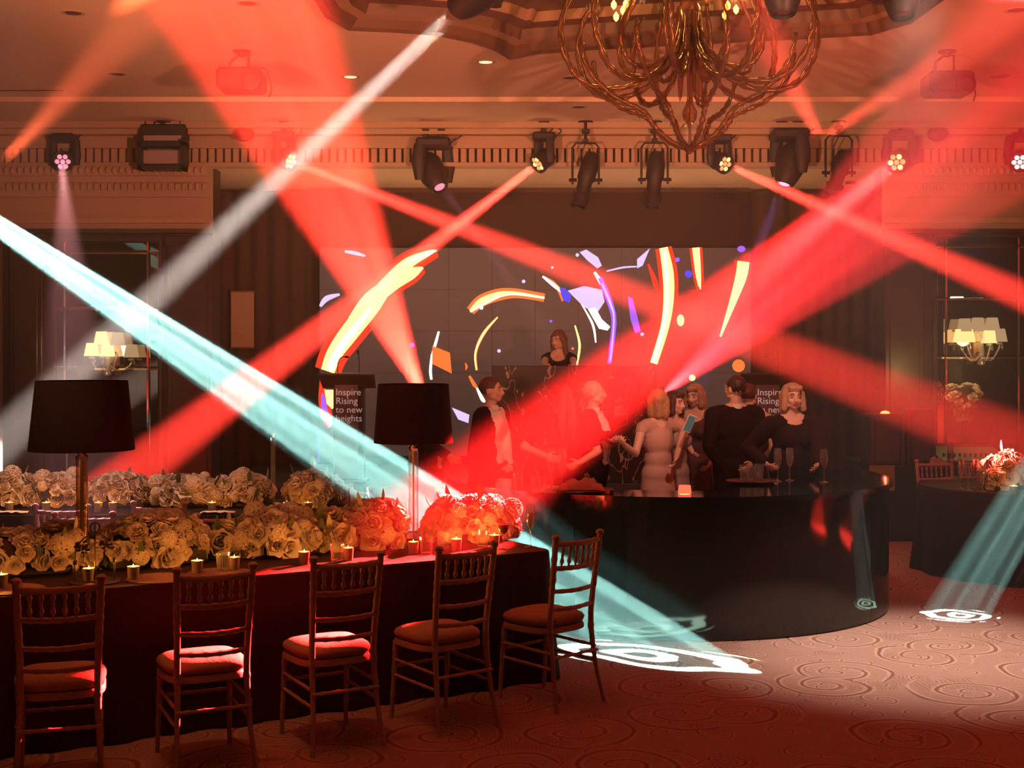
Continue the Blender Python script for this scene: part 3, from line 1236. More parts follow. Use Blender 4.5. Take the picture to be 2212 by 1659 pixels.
def profile_light(px, y0, y1, lean, label, D=DF, face=0):
    """fixed profile spotlight hanging in its yoke, tube pointing down"""
    top = P(px, y0, D)
    c = P(px, (y0 + y1) / 2 + 13, D)
    L = (y1 - y0) / F * D * .84
    t = thing('profile_spotlight', label, 'stage light', c, 0)
    zt_ = CZ - .03 - c.z
    d = Vector((-lean, -.25, -1)).normalized()
    R = aim(d)
    MB().lathe([(.03, -.5 * L), (.08, -.48 * L), (.105, -.30 * L), (.105, -.02 * L), (.085, .02 * L), (.078, .28 * L), (.10, .30 * L), (.10, .48 * L), (.085, .5 * L), (.08, .46 * L)], 12, (0, 0, 0), R).build('body', blackp, t, smooth=True)
    MB().lathe([(.001, .46 * L), (.08, .44 * L)], 14, (0, 0, 0), R).build('lens', LEDO, t)
    yk = MB()
    w_ = .15
    h = min(zt_ - .12, .42)
    yk.tube([(-w_, 0, -.05), (-w_, 0, h - .05), (-w_ + .04, 0, h), (w_ - .04, 0, h), (w_, 0, h - .05), (w_, 0, -.05)], .013, 6)
    yk.build('yoke', black, t)
    kb = MB()
    for q in (-1, 1):
        kb.cyl((q * .1, 0, 0), (q * .19, 0, 0), .02, n=8)
        kb.box((q * .105 - .025, -.02, -.13), (q * .105 + .06 * q + .025, .02, -.10))
    kb.build('knob', black, t)
    hook(t, h, zt_)
    cable(t, [(.0, 0, h), (-.06, .04, h * .6), (-.02, .05, h * .3), (0, .06, .1)])
    return t


wash_head(134, 350, 265, (-4.6, 8, 2.0), 'small moving light with pink lenses hanging at the far left of the row', led=[LEDP])
wash_head(632, 350, 265, (4.6, 11.2, 1.0), 'moving light with yellow lenses inside the wide red beam', led=[LEDY])
wash_head(1158, 357, 270, (-4.2, 12.6, .3), 'lit moving light left of the profile pair, beam crossing down left', led=[LEDM, LEDY])
wash_head(1570, 356, 280, (5.77, 10.5, 1.57), 'lit moving light just right of the chandelier tip, beam crossing down right', led=[LEDM, LEDY])
wash_head(1935, 352, 270, (-.80, 7.4, .75), 'lit moving light at the right whose broad red beam reaches the flower table', s=1.12, led=[LEDM, LEDY])
wash_head(2203, 352, 290, (3.2, 9.0, 1.0), 'moving light with a white lens at the right end of the row', led=[WHT])
spot_head(952, 408, P(1010, 520, 14.9), 'big moving spotlight with a pink lens pointing down over the screen', DF, 1.0, LEDP)
spot_head(1692, 402, P(1640, 560, 15.1), 'big moving spotlight with a violet lens above the crossing red beams', DF, 1.05, VIO)
profile_light(1265, 300, 452, .28, 'profile spotlight tilted in its yoke, left one of the pair under the chandelier')
profile_light(1414, 300, 450, .12, 'upright profile spotlight in its yoke just left of the chandelier tip')
profile_light(1812, 300, 420, .35, 'tilted profile spotlight beside the violet moving spotlight')
# nearer big heads
spot_head(985, 22, (-6.0, 15.3, .75), 'big moving spotlight at the top edge sending the pale beam down left', 9.8, 1.0, WHT, False)
spot_head(1692, 34, P(1720, 700, 9.1), 'dark moving spotlight at the top edge right of the chandelier', 9.4, .95, LEDO, False)
spot_head(1950, 38, P(1985, 700, 9.1), 'dark moving spotlight at the top edge farthest right', 9.6, .95, LEDO, False)


# floor moving lights either side of the stage
def floor_head(p, tgt, label):
    t = thing('floor_moving_light', label, 'stage light', (p.x, p.y, .5))
    z = p.z - .5
    MB().box((-.16, -.14, 0), (.16, .14, .12), .02).build('base', blackp, t)
    MB().tube([(-.15, 0, .1), (-.17, 0, z - .05), (-.15, 0, z)], [.04, .05, .035], 8, flat=.6).tube([(.15, 0, .1), (.17, 0, z - .05), (.15, 0, z)], [.04, .05, .035], 8, flat=.6).build('yoke', blackp, t)
    d = (Vector(tgt) - p).normalized()
    R = aim(d)
    MB().lathe([(.03, -.3), (.1, -.29), (.13, -.18), (.12, -.05), (.10, .0), (.098, -.03)], 14, (0, 0, z), R).build('head', blackp, t, smooth=True)
    MB().lathe([(.001, -.02), (.095, -.035)], 16, (0, 0, z), R).build('lens', LEDM, t)


# projector-like boxes hanging from the flat ceiling
def projector(px, y0, y1, label, mirror_=1):
    D = 11.93
    c = P(px, (y0 + y1) / 2 + 18, D)
    t = thing('projector', label, 'projector', c)
    w_, h = .2, .10
    MB().box((-w_, -.16, -h), (w_, .16, h), .03).build('body', blackp, t)
    lm_ = MB().lathe([(.085, 0), (.085, .03), (.07, .035), (.06, .01)], 16, (.11 * mirror_, -.16, -.03), Matrix.Rotation(PI / 2, 3, 'X'))
    lm_.build('lens', black, t, smooth=True)
    tp = CZ - c.z
    br = MB()
    br.tube([(-.12, 0, h), (-.1, 0, tp - .1), (-.03, 0, tp - .04), (.06, 0, tp - .04), (.06, 0, h)], .012, 6)
    br.cyl((0, 0, tp - .05), (0, 0, tp), .03, n=10)
    br.lathe([(.08, tp - .012), (.08, tp)], 14)
    br.build('bracket', black, t)
    cable(t, [(.1, .05, h), (.2, .05, h + .02), (.26, .03, -.05), (.24, .02, -.14)])


projector(522, 118, 196, 'black projector hanging from the ceiling inside the wide red beam')
projector(2046, 122, 208, 'black projector hanging from the ceiling on the right')

# flood light with horizontal reflector bars
c = P(352, 318, DF)
fl = thing('flood_light', 'square flood light with pale horizontal louvres hanging on the left', 'stage light', c)
s = DF / F
w_, h = 50 * s, 50 * s
MB().box((-w_, -.02, h * .30), (w_, .18, h), .02).box((-w_, -.1, -h), (-w_ + .045, .15, h * .3)).box((w_ - .045, -.1, -h), (w_, .15, h * .3)).box((-w_, -.1, -h), (w_, .15, -h + .045)).box((-w_, -.1, 0), (w_, .15, .05)).build('housing', blackp, fl)
MB().box((-w_ + .04, .12, -h + .04), (w_ - .04, .15, h * .4)).build('back', mat('flood_reflector', (.45, .36, .33), .4, metal=.3), fl)
MB().box((-w_ + .05, -.03, -.19), (w_ - .05, .05, -.04)).build('louvre', mat('flood_louvre', (.42, .35, .33), .5), fl)
MB().box((-w_ + .05, -.03, .07), (w_ - .05, .03, .13)).build('louvre', MATS['flood_louvre'], fl)
hook(fl, h, CZ - .03 - c.z)
MB().tube([(-.2, 0, h - .01), (-.2, 0, h + .05), (-.1, 0, h + .05), (-.1, 0, h - .01)], .01, 6).build('handle', black, fl)
cable(fl, [(.02, 0, h + .05), (.1, 0, h + .08), (.2, 0, h + .02), (.16, .02, h - .03)])

# half-bowl sensors under the cornice
for px, lb in ((527, 'left'), (2025, 'right')):
    p = P(px, 290, WY - .36)
    o = MB()
    o.ball((0, 0, 0), (.12, .10, .085), 16, 10)
    o2 = o.build('ceiling_dome', blackp, smooth='all')
    o2.location = p
    tag(o2, 'dark half-round dome on the cornice at the %s' % ('edge of the wide red beam' if lb == 'left' else 'end of the row of lights'), 'dome')

# recessed ceiling downlights
dlm = mat('downlight_dark', (.05, .025, .02), .5)
dlr = mat('downlight_ring', (.45, .30, .2), .5)
LIT = emis('downlight_lit', (1, .62, .35), 1.6)
DLS = [(158, 28, 0, 'top left corner of the ceiling'), (253, 160, 0, 'on the ceiling above the left cornice'), (535, 7, 0, 'within the wide red beam at the top'), (757, 166, 1, 'lit orange at the right edge of the wide red beam'),
       (1049, 134, 1, 'lit, between the pale beam and the chandelier'), (1232, 168, 0, 'left of the chandelier'), (1250, 231, 0, 'below left of the chandelier'), (2160, 165, 0, 'right of the hanging projector'), (2195, 22, 0, 'in the top right corner')]
for px, y, lit, lb in DLS:
    z = CZ if y > 0 and (CZ - EYE) * F / (HZ - y) < 14.07 else CZ - .03
    p = PZ(px, y, z)
    t = thing('downlight', ('lit ' if lit else 'dark ') + 'recessed ceiling downlight ' + lb.replace('lit, ', '').replace('lit orange ', ''), 'downlight', p)
    MB().open_lathe([(.062, -.001), (.075, -.006), (.09, -.004), (.092, 0)], 20).build('ring', dlr, t)
    MB().lathe([(.062, -.003), (.062, -.0015)], 20).build('bulb' if lit else 'well', LIT if lit else dlm, t)
q = PZ(20, 195, CZ)
lo = MB().box((-.9, -.012, -.006), (.55, .012, 0)).build('air_slot', dlm, loc=q)
tag(lo, 'thin dark air slot in the ceiling at the far left', 'vent')

# ------------------------------------------------------------ chandelier
CD = 10.5
k = CD / F
ct = P(1490, 325, CD)
ch = thing('chandelier', 'large amber glass chandelier with looping arms and lit candle bulbs', 'chandelier', (ct.x, ct.y, ct.z))
# radius (px), height above the tip (px)
lowp = [(4, 4), (34, 14), (62, 32), (84, 56), (100, 78), (128, 92), (165, 108), (205, 140), (232, 180), (240, 222)]
midp = [(22, 262), (40, 210), (78, 165), (130, 138), (190, 132), (238, 152), (268, 198), (280, 250), (268, 310), (240, 350)]
inp = [(18, 300), (34, 230), (66, 190), (104, 172), (140, 180), (160, 214), (158, 262), (140, 310), (120, 345)]
beads = MB()


def arms(prof, n, off, r0, name):
    for i in range(n):
        a = off + 2 * PI * i / n
        pts_ = [(r * k * math.cos(a), r * k * math.sin(a), z * k) for r, z in prof]
        sp_ = smooth_pts([list(p) for p in pts_], 5)
        m = len(sp_)
        rad = [r0 * (1 + .22 * math.sin(j * 1.9)) for j in range(m)]
        o = MB().tube(sp_, rad, 8).build(name, amber if True else glass, ch, smooth='all')
        # twisted highlights inside the arm
        core = []
        for j, p in enumerate(sp_):
            core.append((p[0] + r0 * .45 * math.cos(j * 1.3), p[1] + r0 * .45 * math.sin(j * 1.3), p[2]))
        MB().tube(core, r0 * .42, 5).build('twist', bronze, o, smooth='all')


arms(lowp, 8, .2, .021, 'lower_arm')
arms(midp, 10, .05, .024, 'upper_arm')
arms(inp, 8, .35, .02, 'inner_arm')
MB().lathe([(.004, -.03), (.035, -.01), (.05, .01), (.03, .04), (.014, .06), (.014, .2), (.05, .24), (.06, .30), (.03, .36), (.02, .42), (.03, .8), (.075, .95), (.10, 1.1), (.05, 1.2), (.03, 1.24), (.03, CZ + .2 - ct.z)], 14).build('stem', amber, ch, smooth=True)
MB().cyl((0, 0, .0), (0, 0, CZ + .22 - ct.z), .008, n=8).build('rod', gold, ch)
MB().open_lathe([(.03, .02), (.09, .05), (.11, .1), (.085, .17), (.05, .21)], 20).build('bowl', glass, ch, smooth='all')
rr = random.Random(11)
fin = MB().lathe([(.001, -.34), (.012, -.30), (.020, -.18), (.012, -.02), (.004, 0)], 8).build('pendant', amber)
fme = fin.data
bpy.data.objects.remove(fin)
drp = MB().lathe([(.001, -.06), (.014, -.035), (.006, -.005), (.001, 0)], 6).build('crystal_drop', glass)
dme = drp.data
bpy.data.objects.remove(drp)
for i in range(14):
    a = 2 * PI * i / 14
    r = .08 + .05 * (i % 2)
    inst(fme, 'pendant', ch, Matrix.Translation((r * math.cos(a), r * math.sin(a), .72 + .22 * (i % 3))) @ Matrix.Rotation(.0, 4, 'X'))
for prof, n_, off in ((midp, 10, .05), (inp, 8, .35)):
    for i in range(n_):
        a = off + 2 * PI * i / n_
        r, z = prof[-1]
        p = Vector((r * k * math.cos(a), r * k * math.sin(a), z * k))
        cu = MB().open_lathe([(.01, -.02), (.05, .0), (.055, .012)], 12, p).build('candle_cup', amber, ch, smooth='all')
        MB().cyl(p, p + Vector((0, 0, .07)), .012, n=8).build('candle_tube', cream, ch)
        MB().lathe([(.004, 0), (.018, .02), (.016, .045), (.002, .08)], 8, p + Vector((0, 0, .07))).build('flame_bulb', emis('flame_bulb', (1, .55, .06), 9), ch, smooth=True)
        for j in range(6):
            b_ = 2 * PI * j / 6
            inst(dme, 'crystal_drop', ch, Matrix.Translation(p + Vector((.052 * math.cos(b_), .052 * math.sin(b_), 0))))
for i in range(46):
    r, z = rr.choice(midp[1:8] + inp[1:6] + lowp[3:8])
    a = rr.uniform(0, 2 * PI)
    nn_ = 10
    a = .05 + 2 * PI * rr.randrange(10) / 10 if (r, z) in midp else (.35 + 2 * PI * rr.randrange(8) / 8 if (r, z) in inp else .2 + 2 * PI * rr.randrange(8) / 8)
    inst(dme, 'crystal_drop', ch, Matrix.Translation((r * k * math.cos(a), r * k * math.sin(a), z * k - .01)) @ Matrix.Scale(rr.uniform(.7, 1.2), 4))
# low bulbs seen between the arms
for px, y in ((1326, 12), (1352, 10), (1331, 38), (1346, 24), (1572, 14), (1590, 22), (1566, 34)):
    p = P(px, y, CD - .05) - ct
    MB().lathe([(.004, -.03), (.02, -.01), (.022, .015), (.002, .045)], 8, p).build('flame_bulb', MATS['flame_bulb'], ch, smooth=True)
for nm, px, y in (('chandelier_glow', 1336, 25), ('chandelier_glow', 1580, 20)):
    l = bpy.data.lights.new(nm, 'POINT')
    l.energy = 5
    l.color = (1, .5, .15)
    l.shadow_soft_size = .05
    o = bpy.data.objects.new(nm, l)
    C.objects.link(o)
    o.location = P(px, y - 40, CD)


# wall sconces with fabric shades
SHD = emis('sconce_shade', (1, .62, .22), 1.5)
SHD2 = emis('sconce_shade_dim', (1, .62, .30), .45)


def sconce(px, y, shades, label, bright):
    D = WY - .22
    p = P(px, y, D)
    t = thing('wall_sconce', label, 'wall lamp', p)
    s = D / F
    MB().lathe([(.01, -.16), (.05, -.14), (.02, -.08), (.035, 0), (.02, .1), (.04, .16), (.01, .2)], 12).build('stem', glass, t, smooth=True)
    MB().box((-.05, .14, -.12), (.05, .2, .12), .01).cyl((0, 0, .0), (0, .16, 0), .012).build('wall_plate', gold, t)
    for i, (dx, dy, br) in enumerate(shades):
        X, Z = dx * s, -dy * s
        Y = -.05 if dy > -20 else .04
        sm = smooth_pts([[0, 0, -.02], [X * .5, Y * .5, -.1], [X * .95, Y, Z - .16], [X, Y, Z - .09]], 5)
        MB().tube(sm, .009, 6).lathe([(.03, -.11), (.045, -.10), (.01, -.085)], 10, (X, Y, Z)).build('arm', glass, t, smooth='all')
        MB().open_lathe([(.088, -.075), (.060, .075)], 18, (X, Y, Z)).build('shade', SHD if br else SHD2, t, smooth='all')
        MB().lathe([(.001, -.17), (.014, -.145), (.006, -.115)], 6, (X + .03, Y, Z)).build('crystal_drop', glass, t)
    l = bpy.data.lights.new('sconce_glow', 'POINT')
    l.energy = 6
    l.color = (1, .6, .25)
    l.shadow_soft_size = .08
    o = bpy.data.objects.new('sconce_glow', l)
    C.objects.link(o)
    o.location = p + Vector((0, -.25, .15))


sconce(232, 782, [(-36, -27, 1), (-2, -26, 1), (50, -24, 0), (-15, -52, 1), (20, -50, 0)], 'crystal wall lamp with small lit shades on the left mirror', 1)
sconce(2120, 760, [(-42, -35, 1), (-27, -35, 1), (20, -33, 1), (42, -36, 0), (-34, -58, 0), (-5, -60, 0), (26, -60, 0)], 'crystal wall lamp with seven shades on the right mirror', 1)

# ------------------------------------------------------------ tables
TA = math.atan2(.505, .863)       # direction of the long flower table
TU = Vector((math.cos(TA), math.sin(TA), 0))
TN = Vector((-math.sin(TA), math.cos(TA), 0))
TP = Vector((.235, 7.80, 0))      # near right corner
TW = 1.2
TH = .75


def cloth_table(name, corner, u, nn, L, W, label, r=.07, H=TH, cat='table'):
    """floor-length cloth; corner = near right corner, u = along, nn = across"""
    mb = MB()
    pts_ = []
    cs = [(0, 0), (0, W), (-L, W), (-L, 0)]
    m = 9
    for ci, (a, b) in enumerate(cs):
        ca = a + (r if a < 0 else -r)
        cb = b + (r if b == 0 else -r)
        a0 = [-PI / 2, 0, PI / 2, PI][ci]
        for k_ in range(5):
            th = a0 + PI / 2 * k_ / 4
            pts_.append((ca + r * math.cos(th), cb + r * math.sin(th), math.cos(th), math.sin(th)))
        # subdivide the run to the next corner
        a2, b2 = cs[(ci + 1) % 4]
        th = a0 + PI / 2
        x0_, y0_ = ca + r * math.cos(th), cb + r * math.sin(th)
        na2 = a2 + (r if a2 < 0 else -r) + r * math.cos(th)
        nb2 = b2 + (r if b2 == 0 else -r) + r * math.sin(th)
        run = math.hypot(na2 - x0_, nb2 - y0_)
        q = max(4, int(run / .07))
        for k_ in range(1, q):
            t_ = k_ / q
            pts_.append((x0_ + (na2 - x0_) * t_, y0_ + (nb2 - y0_) * t_, math.cos(th), math.sin(th)))
    N_ = len(pts_)
    rows = [(H, 0.0, 0), (H - .012, .008, 0), (H * .7, .012, .3), (H * .35, .022, .7), (.006, .04, 1)]
    vs = []
    per = 0
    for z, off, wv in rows:
        s_ = 0
        for i, (a, b, na, nb) in enumerate(pts_):
            j = (i - 1) % N_
            s_ += math.hypot(a - pts_[j][0], b - pts_[j][1]) if i else 0
            w_ = wv * (.022 * math.sin(s_ * 21) + .014 * math.sin(s_ * 9.3 + 1))
            p = Vector(corner) + u * (a + na * (off + w_)) + nn * (b + nb * (off + w_))
            vs.append((p.x, p.y, z))
    fs = []
    for k_ in range(len(rows) - 1):
        for i in range(N_):
            fs.append((k_ * N_ + i, k_ * N_ + (i + 1) % N_, (k_ + 1) * N_ + (i + 1) % N_, (k_ + 1) * N_ + i))
    fs.append(tuple(range(N_)))
    mb.add(vs, fs)
    o = mb.build(name, cloth, smooth=True)
    return tag(o, label, cat)


cloth_table('tablecloth', TP, TU, TN, 5.2, TW, 'long black cloth covering the near flower table to the floor', cat='tablecloth')
BU = Vector((1, 0, 0))
BN = Vector((0, 1, 0))
cloth_table('tablecloth', Vector((-1.18, 9.55, 0)), BU, BN, 5.0, 1.1, 'black cloth on the rear flower table behind the white chair backs', cat='tablecloth')

# round table on the right
RT = Vector((4.62, 11.85, 0))
mb = MB()
vs = []
N_ = 72
for z, r, wv in ((TH, .99, 0), (TH - .012, 1.0, 0), (.5, 1.01, .3), (.25, 1.03, .7), (.006, 1.05, 1)):
    for i in range(N_):
        th = 2 * PI * i / N_
        rr_ = r + wv * (.03 * math.sin(th * 17) + .012 * math.sin(th * 29 + 1))
        vs.append((rr_ * math.cos(th), rr_ * math.sin(th), z))
mb.add(vs, [(k_ * N_ + i, k_ * N_ + (i + 1) % N_, (k_ + 1) * N_ + (i + 1) % N_, (k_ + 1) * N_ + i) for k_ in range(4) for i in range(N_)] + [tuple(range(N_))])
o = mb.build('round_tablecloth', cloth, smooth=True, loc=RT)
tag(o, 'black floor-length cloth on the round table at the right edge', 'tablecloth')


# ------------------------------------------------------------ chairs
def ring_bar(p0, p1, r, rings, n=8, bulge=1.28, bend=None):
    """turned bamboo-look bar"""
    p0, p1 = Vector(p0), Vector(p1)
    pts_, rad = [], []
    ts = sorted(set([0, 1] + [x for q in rings for x in (q - .022, q, q + .022)]))
    L = (p1 - p0).length
    ts = [0, 1]
    for q in rings:
        e = .009 / L
        ts += [q - 2 * e, q - e, q, q + e, q + 2 * e]
    ts = sorted(t for t in ts if 0 <= t <= 1)
    for t in ts:
        p = p0.lerp(p1, t)
        if bend:
            p += Vector(bend) * math.sin(PI * t)
        b = 1.0
        for q in rings:
            d = abs(t - q) * L
            if d < .0135:
                b = max(b, bulge if d < .006 else 1.12)
        pts_.append(p)
        rad.append(r * b)
    return pts_, rad


def make_chair(label, group, loc, rz):
    t = thing('banquet_chair', label, 'chair', loc, rz, group)
    # local: +y is the facing direction, origin on the floor under the back posts' middle
    HW, SW, FW = .172, .158, .185
    s_ = MB()
    prof = [(.02, .0), (.85, -.004), (.97, .012), (1.0, .028), (.96, .044), (.82, .060), (.45, .072), (.02, .076)]
    vs = []
    n_ = 32
    for r, z in prof:
        for i in range(n_):
            th = 2 * PI * i / n_
            c_, q_ = math.cos(th), math.sin(th)
            e = .55
            X = math.copysign(abs(c_) ** e, c_) * (.195 + .012 * q_) * r
            Y = .20 + math.copysign(abs(q_) ** e, q_) * .19 * r
            vs.append((X, Y, .425 + z))
    s_.add(vs, [(a * n_ + i, a * n_ + (i + 1) % n_, (a + 1) * n_ + (i + 1) % n_, (a + 1) * n_ + i) for a in range(len(prof) - 1) for i in range(n_)])
    s_.add([], [])
    s_.build('seat', cushion, t, smooth='all')
    f_ = MB()
    vs = []
    for r, z in ((.93, -.0), (.97, .0), (1.0, -.012), (1.0, -.030), (.93, -.036)):
        for i in range(n_):
            th = 2 * PI * i / n_
            c_, q_ = math.cos(th), math.sin(th)
            X = math.copysign(abs(c_) ** .55, c_) * (.193 + .012 * q_) * r
            Y = .20 + math.copysign(abs(q_) ** .55, q_) * .188 * r
            vs.append((X, Y, .425 + z))
    f_.add(vs, [(a * n_ + i, a * n_ + (i + 1) % n_, (a + 1) * n_ + (i + 1) % n_, (a + 1) * n_ + i) for a in range(4) for i in range(n_)] + [tuple(range(n_)), tuple(4 * n_ + i for i in range(n_))])
    f_.build('seat_frame', limewash, t, smooth=True)
    for q in (-1, 1):
        # rear post in one sweep: foot, seat, top
        foot = Vector((q * FW, -.075, 0))
        mid = Vector((q * SW, 0, .43))
        top = Vector((q * HW, -.055, .91))
        m_ = MB()
        lo = smooth_pts([[foot.x, foot.y, 0, .0105], [q * (FW - .02), -.03, .2, .0125], [mid.x, mid.y, .43, .0155], [q * (SW + .003), -.012, .6, .0155]], 4)
        m_.tube([p[:3] for p in lo], [p[3] for p in lo], 10)
        pp, rd = ring_bar((q * (SW + .003), -.012, .6), top, .0155, [.12, .3, .48, .66, .84], 10, 1.16)
        m_.tube(pp, rd, 10)
        m_.ball((mid.x, mid.y, .41), (.019, .019, .03), 10, 6)
        m_.lathe([(.0155, 0), (.022, .006), (.023, .018), (.014, .026), (.001, .029)], 10, top)
        m_.build('back_post', limewash, t, smooth=True)
        m_ = MB()
        pp, rd = ring_bar((q * .165, .345, .405), (q * .172, .375, 0), .0145, [.12, .4, .68], 10, 1.18)
        rd = [r * (1 - .25 * (i / len(rd))) for i, r in enumerate(rd)]
        m_.tube(pp, rd, 10)
        m_.build('leg', limewash, t, smooth=True)
        for zz in (.23, .31):
            pp, rd = ring_bar((q * .168, .36, zz), (q * .172, -.02, zz - .01), .0085, [.25, .5, .75])
            MB().tube(pp, rd, 8).build('stretcher', limewash, t, smooth=True)
    for (yy, zz) in ((-.035, .28), (.365, .27)):
        pp, rd = ring_bar((-.172, yy, zz), (.172, yy, zz), .0085, [.15, .38, .62, .85])
        MB().tube(pp, rd, 8).build('stretcher', limewash, t, smooth=True)

    def ypos(z):
        return -.012 - .043 * (z - .6) / .31 if z > .6 else -.012 * (z - .43) / .17
    for nm, z, r, rg in (('top_rail', .885, .014, [.16, .33, .5, .67, .84]), ('middle_rail', .755, .0125, [.16, .33, .5, .67, .84]), ('cross_rail', .63, .0115, [.2, .4, .6, .8]), ('cross_rail', .535, .0115, [.2, .4, .6, .8])):
        xw = SW + (HW - SW) * (z - .43) / .48
        pp, rd = ring_bar((-xw, ypos(z), z), (xw, ypos(z), z), r, rg, 8, 1.2, (0, -.022, -.006))
        MB().tube(pp, rd, 8).build(nm, limewash, t, smooth=True)
    for i in range(6):
        u_ = (i + 1) / 7
        x = (u_ * 2 - 1) * .166
        b_ = -.022 * math.sin(PI * u_)
        z0_, z1_ = .757, .882
        p0, p1 = Vector((x, ypos(z0_) + b_, z0_)), Vector((x, ypos(z1_) + b_, z1_))
        rad = [.0055, .0055, .0095, .0125, .0095, .0060, .0085, .0060, .0095, .0125, .0095, .0055, .0055]
        zz_ = [0, .12, .18, .26, .34, .42, .5, .58, .66, .74, .82, .88, 1]
        MB().tube([p0.lerp(p1, a) for a in zz_], rad, 8).build('spindle', limewash, t, smooth='all')
    return t


def chair_at(pl, pr, ang, z=.915):
    """place by the pixels of the two back-post tops; returns (loc, rz)"""
    a = PZ(*pl, z)
    b = PZ(*pr, z)
    m_ = (a + b) / 2
    rz = math.radians(ang)
    back = Vector((math.sin(rz), -math.cos(rz), 0)) * .055
    return Vector((m_.x, m_.y, 0)) - back, rz


G1 = 'limewash chairs along the near side of the flower table'
near = [((20, 1262), (232, 1250), 17, 'limewash spindle-back chair farthest from the bar, at the bottom left corner'),
        ((378, 1238), (549, 1222), 26, 'limewash spindle-back chair in front of the flowers, second from the bottom left corner'),
        ((673, 1208), (828, 1203), 30, 'middle limewash chair of the near row, broad red patch across its seat'),
        ((945, 1190), (1071, 1177), 38, 'limewash chair of the near row, second from the glossy bar'),
        ((1200, 1163), (1297, 1152), 44, 'limewash chair nearest the glossy black bar at the table end')]
c0 = None
for pl, pr, ang, lb in near:
    loc, rz = chair_at(pl, pr, ang)
    if c0 is None:
        c0 = make_chair(lb, G1, loc, rz)
    else:
        dup(c0, loc, rz, lb, G1)
G2 = 'pale chair backs between the two flower tables'
for pl, pr, ang, lb in (((74, 1097), (192, 1095), -4, 'pale chair back left of the lamp stem, higher of the overlapping two'),
                        ((112, 1114), (250, 1112), 184, 'pinkish chair back crossing behind the left lamp stem, lower of the overlapping two'),
                        ((290, 1092), (396, 1088), -6, 'pale chair back half hidden behind the flowers right of the left lamp'),
                        ((432, 1115), (542, 1112), 196, 'pinkish chair back showing between two flower clumps mid table'),
                        ((755, 1058), (801, 1050), -60, 'red-lit chair back end right of the rear table')):
    loc, rz = chair_at(pl, pr, ang)
    dup(c0, loc, rz, lb, G2)
for pl, pr, ang, lb in (((1984, 998), (2052, 996), 188, 'pale chair back behind the round table, left one'),
                        ((2076, 996), (2140, 993), 196, 'chair back behind the glasses on the round table')):
    loc, rz = chair_at(pl, pr, ang)
    dup(c0, loc, rz, lb, 'chairs at the round table')


# ------------------------------------------------------------ flowers
def petal(mb, ang, tilt, L, W, R0, z0, curl, cup=.35):
    vs = []
    for i in range(4):
        v = i / 3
        for j in range(4):
            u_ = j / 3 * 2 - 1
            wd = W * math.sin(PI * (.18 + .72 * v)) * u_
            r = R0 + L * v * math.sin(tilt + curl * v)
            z = z0 + L * v * math.cos(tilt + curl * v)
            r -= cup * W * (u_ * u_) * .5
            z += .1 * W * (u_ * u_) + .10 * L * math.sin(9 * u_ + ang * 5) * v
            vs.append((r * math.cos(ang) - wd * math.sin(ang), r * math.sin(ang) + wd * math.cos(ang), z))
    mb.add(vs, [(i * 4 + j, i * 4 + j + 1, i * 4 + j + 5, i * 4 + j + 4) for i in range(3) for j in range(3)])


def rose_mesh(seed, openness):
    r_ = random.Random(seed)
    mb = MB()
    for layer, (n_, tilt, L, W, R0, cu) in enumerate(((3, .02, .034, .018, .002, .0), (4, .12, .042, .026, .007, .1), (5, .32, .048, .034, .012, .2), (6, .60, .052, .040, .015, .35), (7, .95, .050, .042, .016, .4), (7, 1.5, .040, .038, .014, .3))):
        for i in range(n_):
            petal(mb, 2 * PI * (i + .5 * layer) / n_ + r_.uniform(-.2, .2), tilt * openness + r_.uniform(-.08, .08), L * r_.uniform(.9, 1.1), W, R0, -.012 - .002 * layer, cu)
    o = mb.build('bloom', MATS['petal'], smooth='all', fixn=False)
    me = o.data
    bpy.data.objects.remove(o)
    return me


def hydrangea_mesh(seed):
    r_ = random.Random(seed)
    mb = MB()
    for i in range(46):
        z = 1 - 1.55 * i / 46
        a = i * 2.39996
        rr_ = math.sqrt(max(0, 1 - z * z))
        c_ = Vector((rr_ * math.cos(a), rr_ * math.sin(a), z))
        q = c_.to_track_quat('Z', 'Y').to_matrix()
        p = c_ * .048
        s_ = .017 * r_.uniform(.8, 1.2)
        for k_ in range(4):
            th = k_ * PI / 2 + r_.uniform(-.2, .2) + i
            d = Vector((math.cos(th), math.sin(th), 0))
            e = Vector((-d.y, d.x, 0))
            vv = [Vector((0, 0, 0)), d * s_ * .6 + e * s_ * .5 + Vector((0, 0, .005)), d * s_ * 1.1, d * s_ * .6 - e * s_ * .5 + Vector((0, 0, .005))]
            mb.add([p + q @ v for v in vv], [(0, 1, 2, 3)])
    o = mb.build('bloom', MATS['petal'], smooth=None, fixn=False)
    me = o.data
    bpy.data.objects.remove(o)
    return me


mossm = mat('dark_moss', (.02, .014, .008), .9)
ROSES = [rose_mesh(1, 1.0), rose_mesh(2, 1.15), rose_mesh(3, .85), rose_mesh(4, 1.05)]
HYD = [hydrangea_mesh(5), hydrangea_mesh(6)]
lf = MB()
vs = []
for i in range(6):
    v = i / 5
    w_ = .017 * math.sin(PI * min(.98, v * .9 + .05))
    for q in (-1, 0, 1):
        vs.append((q * w_, .012 * abs(q) * 0 + .03 * v * v, .10 * v + .003 * abs(q)))
lf.add(vs, [(i * 3 + j, i * 3 + j + 1, i * 3 + j + 4, i * 3 + j + 3) for i in range(5) for j in range(2)])
o = lf.build('leaf', leafm, smooth='all', fixn=False)
LEAF = o.data
bpy.data.objects.remove(o)
lf.v = lf.v
o = lf.build('leaf', leafw, smooth='all', fixn=False)
LEAFW = o.data
bpy.data.objects.remove(o)


